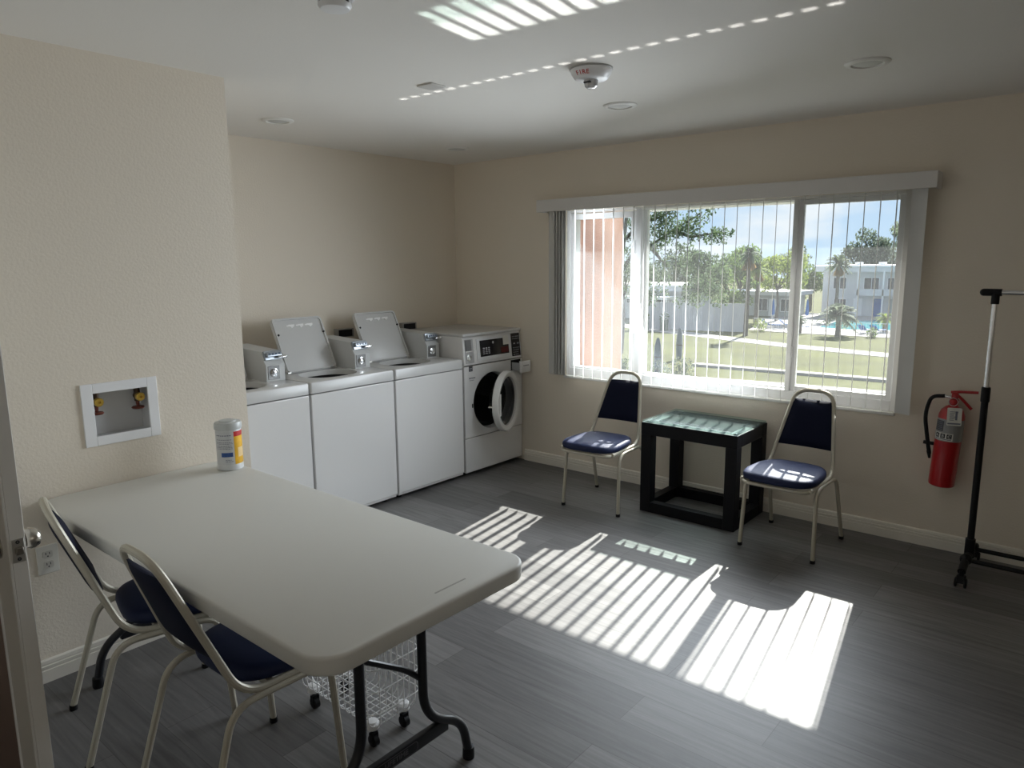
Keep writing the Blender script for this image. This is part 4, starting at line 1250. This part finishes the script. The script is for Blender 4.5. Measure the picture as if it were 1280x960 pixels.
# ---- plants
def leaves(b, c, r, n, size, flat=1.0):
    for _ in range(n):
        while True:
            p = Vector((random.uniform(-1, 1), random.uniform(-1, 1), random.uniform(-1, 1)))
            if 0.2 < p.length < 1:
                break
        p = Vector((c[0] + p.x * r, c[1] + p.y * r, c[2] + p.z * r * flat))
        q = Euler((random.uniform(0, 6.3), random.uniform(0, 6.3), random.uniform(0, 6.3))).to_matrix()
        s = size * random.uniform(0.6, 1.3)
        u, v = q @ Vector((s, 0, 0)), q @ Vector((0, s * 0.55, 0))
        b.face([p - u, p - v, p + u, p + v])
def tree(name, label, base, trunk_h, r0, clumps, lm, nleaf, size, group=None, limbs=True, cat='tree'):
    t = thing(name, label, cat, base, group=group)
    b = MB()
    x, y, z = base
    top = (x + random.uniform(-.3, .3), y, z + trunk_h)
    b.tube([(x, y, z - 0.1), ((x + top[0]) / 2 + 0.15, y, z + trunk_h / 2), top], [r0, r0 * 0.8, r0 * 0.55], 8)
    if limbs:
        for c, r_ in clumps:
            m_ = ((top[0] + c[0]) / 2, (top[1] + c[1]) / 2, (top[2] + c[2]) / 2 + random.uniform(-.2, .3))
            b.tube([(top[0], top[1], top[2] - 0.1), m_, c], [r0 * 0.4, r0 * 0.28, r0 * 0.12], 6)
    b.obj('trunk', BARK, t)
    b = MB()
    for c, r_ in clumps:
        leaves(b, c, r_, int(nleaf * r_ * r_), size, 0.8)
    b.obj('foliage', lm, t)
    return t
def blob(x, y, z, w, h, k, rmin, rmax):
    return [((x + random.uniform(-w, w), y + random.uniform(-w, w) * 0.5, z + random.uniform(-h, h)), random.uniform(rmin, rmax)) for _ in range(k)]

# the big open pine in the left and middle panes, drawn limb by limb
t = thing('pine_tree', 'tall open pine with leaning trunk and spreading limbs in the left panes', 'tree', (-24.3, 42.2, G))
limbs_ = [
    [(-24.3, 42.2, G - 0.1), (-24.0, 42.0, -3.0), (-23.9, 41.5, 0.0), (-23.3, 41.0, 3.0), (-22.6, 40.6, 6.4)],
    [(-23.8, 41.4, 0.6), (-22.4, 41.0, 2.3), (-20.9, 40.5, 2.6), (-19.0, 40.2, 3.6), (-16.9, 40.0, 4.6)],
    [(-23.3, 41.0, 3.0), (-21.5, 40.4, 4.2), (-19.8, 40.2, 4.5), (-18.2, 40.0, 5.4)],
    [(-20.9, 40.5, 2.6), (-19.6, 40.0, 1.5), (-18.2, 39.8, 1.2)],
    [(-23.5, 41.2, 1.8), (-24.6, 41.0, 3.2), (-25.4, 40.8, 4.6)],
    [(-19.0, 40.2, 3.6), (-17.6, 39.9, 3.1), (-15.6, 39.8, 3.3)],
]
b = MB()
for k, l in enumerate(limbs_):
    r0 = 0.36 if k == 0 else 0.14
    b.tube(l, [r0 * (1 - 0.75 * i / (len(l) - 1)) for i in range(len(l))], 8)
tk = b.obj('trunk', BARK, t)
b = MB()
cl = []
for l in limbs_[1:]:
    for i in range(len(l) - 1):
        for s in (0.5, 1.0):
            p = Vector(l[i]).lerp(Vector(l[i + 1]), s)
            for _ in range(3):
                q = p + Vector((random.uniform(-.9, .9), random.uniform(-.7, .7), random.uniform(-.5, .8)))
                cl.append((q, random.uniform(0.35, 0.75)))
for c, r_ in cl:
    leaves(b, c, r_, 46, 0.10, 0.75)
for _ in range(60):
    c = (random.uniform(-22.6, -15.6), random.uniform(39.6, 41), random.uniform(1.6, 5.6))
    leaves(b, c, random.uniform(0.35, 0.75), 44, 0.10, 0.8)
for _ in range(84):
    c = (random.uniform(-22.4, -15.2), random.uniform(39.6, 41), random.uniform(-1.2, 1.8))
    leaves(b, c, random.uniform(0.35, 0.75), 40, 0.10, 0.9)
b.obj('foliage', L_PINE, t)

spec = [
    ('broad_tree', 'dense mid-green tree hanging over the grey fence, middle pane', (-25.9, 66.5, G), 3.2, 0.22, blob(-25.6, 66.5, -1.0, 2.2, 1.6, 9, 0.9, 1.5), L_MID, 170, 0.16),
    ('broad_tree', 'darker green tree at the fence, behind the pine', (-31.0, 69.5, G), 3.2, 0.22, blob(-30.9, 69.5, -0.8, 2.0, 1.7, 9, 0.9, 1.5), L_DK, 170, 0.16),
    ('broad_tree', 'bright yellow-green tree beside the right mullion', (-25.4, 77.5, G), 3.6, 0.2, blob(-25.0, 77.5, 0.35, 2.1, 1.75, 10, 0.9, 1.5), L_YEL, 150, 0.17),
    ('broad_tree', 'olive tree with yellowing leaves left of the yellow-green one', (-30.6, 79.5, G), 3.6, 0.2, blob(-30.4, 79.5, 0.1, 1.7, 1.6, 8, 0.9, 1.4), L_MID, 150, 0.17),
    ('broad_tree', 'slim grey-green tree seen through the leftmost pane', (-33.6, 58.0, G), 3.0, 0.18, blob(-33.4, 58, -0.4, 1.3, 1.9, 9, 0.6, 1.1), L_GREY, 160, 0.14),
    ('broad_tree', 'far dark tree left of the apartment roof', (-38.5, 118, G), 5, 0.3, blob(-37.6, 118, 1.8, 2.2, 2.0, 8, 1.2, 2.0), L_GREY, 90, 0.26),
    ('broad_tree', 'far rounded green tree above the apartment roof, right pane', (-27.5, 120, G), 5, 0.4, blob(-26.6, 120, 2.6, 3.8, 2.6, 14, 1.4, 2.3), L_FAR, 80, 0.26),
    ('broad_tree', 'far pale tree above the roof at the right frame', (-22.6, 130, G), 5, 0.4, blob(-23.0, 130, 3.6, 2.2, 2.8, 10, 1.2, 2.2), L_GREY, 90, 0.26),
    ('broad_tree', 'low hazy tree in the far distance behind the pine', (-46, 96, G), 4, 0.3, blob(-45, 96, -0.2, 4.5, 1.6, 12, 1.2, 2.0), L_GREY, 90, 0.24),
    ('broad_tree', 'far green tree between pine and palm', (-35, 90, G), 4, 0.3, blob(-34.6, 90, 0.6, 2.6, 1.8, 9, 1.2, 1.9), L_MID, 100, 0.22),
    ('broad_tree', 'dark leafy tree between the low wing and the apartment building', (-27.5, 95.5, G), 4, 0.3, blob(-27.2, 95.5, -1.4, 1.6, 1.6, 9, 1.0, 1.6), L_MID, 100, 0.2),
    ('broad_tree', 'far green tree behind the low wing roof', (-40.5, 105, G), 4, 0.3, blob(-40.0, 105, 0.0, 3.2, 1.8, 10, 1.3, 2.0), L_MID, 90, 0.24),
    ('broad_tree', 'far grey tree left of the low pale building', (-54, 100, G), 4, 0.3, blob(-53.5, 100, -0.6, 3.4, 1.6, 10, 1.3, 2.0), L_GREY, 90, 0.24),
    ('broad_tree', 'small tree by the apartment wall at the right frame', (-14.1, 87.3, G), 2.0, 0.12, blob(-14.0, 87.3, -2.0, 0.7, 1.3, 6, 0.6, 1.0), L_MID, 150, 0.14),
]
for s in spec:
    tree(*s, group='trees beyond the lawn')

def palm(label, base, h, fr_len, n, lm, droop=0.9, dead=False):
    t = thing('palm_tree', label, 'palm tree', base, group='palms by the pool')
    x, y, z = base
    b = MB(); b.tube([(x, y, z - 0.1), (x + 0.05, y, z + h * 0.5), (x, y, z + h)], [0.22, 0.18, 0.20], 10); b.obj('trunk', PBARK, t)
    b = MB()
    dd = MB()
    for i in range(n):
        a = random.uniform(0, 2 * PI)
        el = random.uniform(-0.5, 1.35)
        L_ = fr_len * random.uniform(0.8, 1.1)
        d_ = Vector((math.cos(a) * math.cos(el), math.sin(a) * math.cos(el), math.sin(el)))
        q = []
        for k in range(5):
            s = k / 4
            q.append(Vector((x, y, z + h)) + d_ * L_ * s + Vector((0, 0, -droop * L_ * 0.45 * s * s)))
        sd_ = d_.cross(Vector((0, 0, 1))).normalized()
        for k in range(1, 5):
            for sg in (-1, 1):
                for e_ in range(2):
                    p = q[k - 1].lerp(q[k], 0.3 + 0.5 * e_)
                    tip = p + (sd_ * sg * 0.42 + (q[k] - q[k - 1]).normalized() * 0.35 + Vector((0, 0, -0.20))) * L_ * 0.42
                    w_ = (q[k] - q[k - 1]).normalized() * 0.07 * L_
                    (b).face([p - w_, p + w_, tip])
    b.obj('fronds', lm, t)
    if dead:
        for i in range(30):
            a = random.uniform(0, 2 * PI)
            p = Vector((x, y, z + h - 0.1)); o_ = Vector((math.cos(a), math.sin(a), 0))
            dd.face([p + o_ * 0.12, p + o_ * 0.6 + Vector((0.12, 0, -1.1)), p + o_ * 0.5 + Vector((-0.12, 0, -1.4))])
        dd.obj('dead_fronds', L_DRY, t)
    else:
        dd.b.free()
    return t
palm('tall round-headed palm standing above the middle pane trees', (-21.76, 60.0, G), 7.4, 1.12, 60, L_DK, dead=True)
palm('palm rising in front of the apartment roof, right pane', (-20.6, 83.0, G), 6.4, 1.5, 60, L_PALM, dead=True)
palm('short bushy silvery palm at the near edge of the pool', (-14.9, 64.0, G), 1.9, 1.75, 90, L_GREY)
palm('palm with brown hanging fronds beside the yellow-green tree', (-25.0, 70.5, G), 6.0, 1.4, 50, L_YEL, dead=True)
palm('small dark palm behind the kerb of the pool, left of the silvery palm', (-18.6, 65.0, G), 1.3, 0.7, 40, L_DK)
palm('low yellow-green palm at the far right of the pool', (-12.7, 71.2, G), 1.3, 0.9, 40, L_YEL)

for i, (x, y, lab) in enumerate(((-31.9, 59.4, 'square dark planter with yellow-topped shrub by the grey fence, left one'), (-30.0, 59.9, 'green planter with shrub by the grey fence, right one'))):
    t = thing('planter', lab, 'planter', (x, y, G), group='planters by the grey fence')
    b = MB(); b.prism([(x - 0.32, y - 0.3), (x + 0.32, y - 0.3), (x + 0.32, y + 0.3), (x - 0.32, y + 0.3)], G, G + 1.1)
    b.obj('pot', mat('planter_green', (0.06, 0.09, 0.06), 0.6), t, 0.02)
    b = MB(); leaves(b, (x, y, G + 1.35), 0.5, 120, 0.09); b.obj('shrub', L_YEL if i == 0 else L_MID, t)
POSTM = mat('slate_blue_cover', (0.075, 0.10, 0.125), 0.8)
for x, y, h, lab in ((-20.4, 34.9, 1.5, 'slate-blue covered post on the lawn, leftmost of three'), (-17.3, 35.4, 2.2, 'slate-blue covered post on the lawn, middle of three'), (-19.2, 42.0, 2.2, 'slate-blue covered post on the lawn, farthest right of three')):
    t = thing('covered_post', lab, 'post', (x, y, G), group='covered posts on the lawn')
    b = MB(); b.lathe([(0.05, 0), (0.19, 0.05), (0.23, h * 0.45), (0.20, h * 0.75), (0.10, h * 0.96), (0.03, h)], (x, y, G), 12); b.obj('cover', POSTM, t)
    b = MB(); b.lathe([(0.235, h * 0.44), (0.245, h * 0.46), (0.235, h * 0.48)], (x, y, G), 12, cap=False); b.obj('tie', INK, t)
for x, y, r_, m_, lab in ((-14.9, 34.0, 0.75, L_GREY, 'pale flowering shrub at the window foot, right one'), (-16.3, 33.8, 0.6, L_GREY, 'pale flowering shrub at the window foot, left one'), (-18.6, 33.6, 0.55, L_DK, 'dark green shrub beside the covered posts'), (-12.2, 64.6, 0.5, L_MID, 'round green bush in front of the pool'), (-22.2, 64.6, 0.7, L_YEL, 'yellow-green bush at the end of the grey fence'), (-34.5, 57.5, 0.8, L_YEL, 'yellowish bush near the salmon column, far lawn')):
    t = thing('garden_shrub', lab, 'shrub', (x, y, G))
    b = MB()
    for _ in range(7):
        a = random.uniform(0, 2 * PI)
        b.tube([(x, y, G - 0.05), (x + math.cos(a) * r_ * 0.4, y + math.sin(a) * r_ * 0.4, G + r_)], 0.02, 5)
    b.obj('stems', BARK, t)
    b = MB(); leaves(b, (x, y, G + r_ * 0.85), r_, int(420 * r_), 0.085); b.obj('foliage', m_, t)
def sunbed(x, y, a, lab):
    t = thing('pool_lounger', lab, 'lounger', (x, y, G + 0.04), R(a), group='blue loungers round the pool')
    b = MB(); b.box(-0.32, 0.32, -0.95, 0.35, 0.28, 0.34)
    b.prism([(0.35, 0.28), (0.35, 0.34), (0.95, 0.82), (0.98, 0.77)], -0.32, 0.32, 'x'); b.obj('sling', BLUE, t, world=False)
    for sx2 in (-0.3, 0.3):
        for sy2 in (-0.85, 0.3):
            b = MB(); b.box(sx2 - 0.025, sx2 + 0.025, sy2 - 0.025, sy2 + 0.025, 0, 0.28); b.obj('leg', FASC, t, world=False)
for x, y, a, lab in ((-12.6, 68.6, 160, 'blue pool lounger nearest the right frame'), (-13.6, 68.3, 165, 'blue pool lounger second from the right frame'), (-19.8, 68.5, 120, 'blue pool lounger left of the silvery palm'), (-21.3, 70.0, 100, 'blue pool lounger close to the right mullion'), (-22.8, 69.0, 90, 'blue pool lounger at the end of the grey fence')):
    sunbed(x, y, a, lab)
for x, y, lab in ((-25.4, 76.5, 'closed blue patio umbrella left of the right mullion'), (-22.0, 77.5, 'closed blue patio umbrella right of the right mullion')):
    t = thing('closed_umbrella', lab, 'umbrella', (x, y, G + 0.04), group='closed blue umbrellas on the deck')
    b = MB(); b.tube([(x, y, G + 0.04), (x, y, G + 2.6)], 0.03, 8); b.lathe([(0.26, 0.04), (0.26, 0.10), (0.03, 0.12)], (x, y, G), 14); b.obj('pole', FASC, t)
    b = MB(); b.lathe([(0.05, 0.75), (0.20, 0.85), (0.17, 1.6), (0.09, 2.3), (0.03, 2.55)], (x, y, G), 12); b.obj('canopy', BLUE, t)
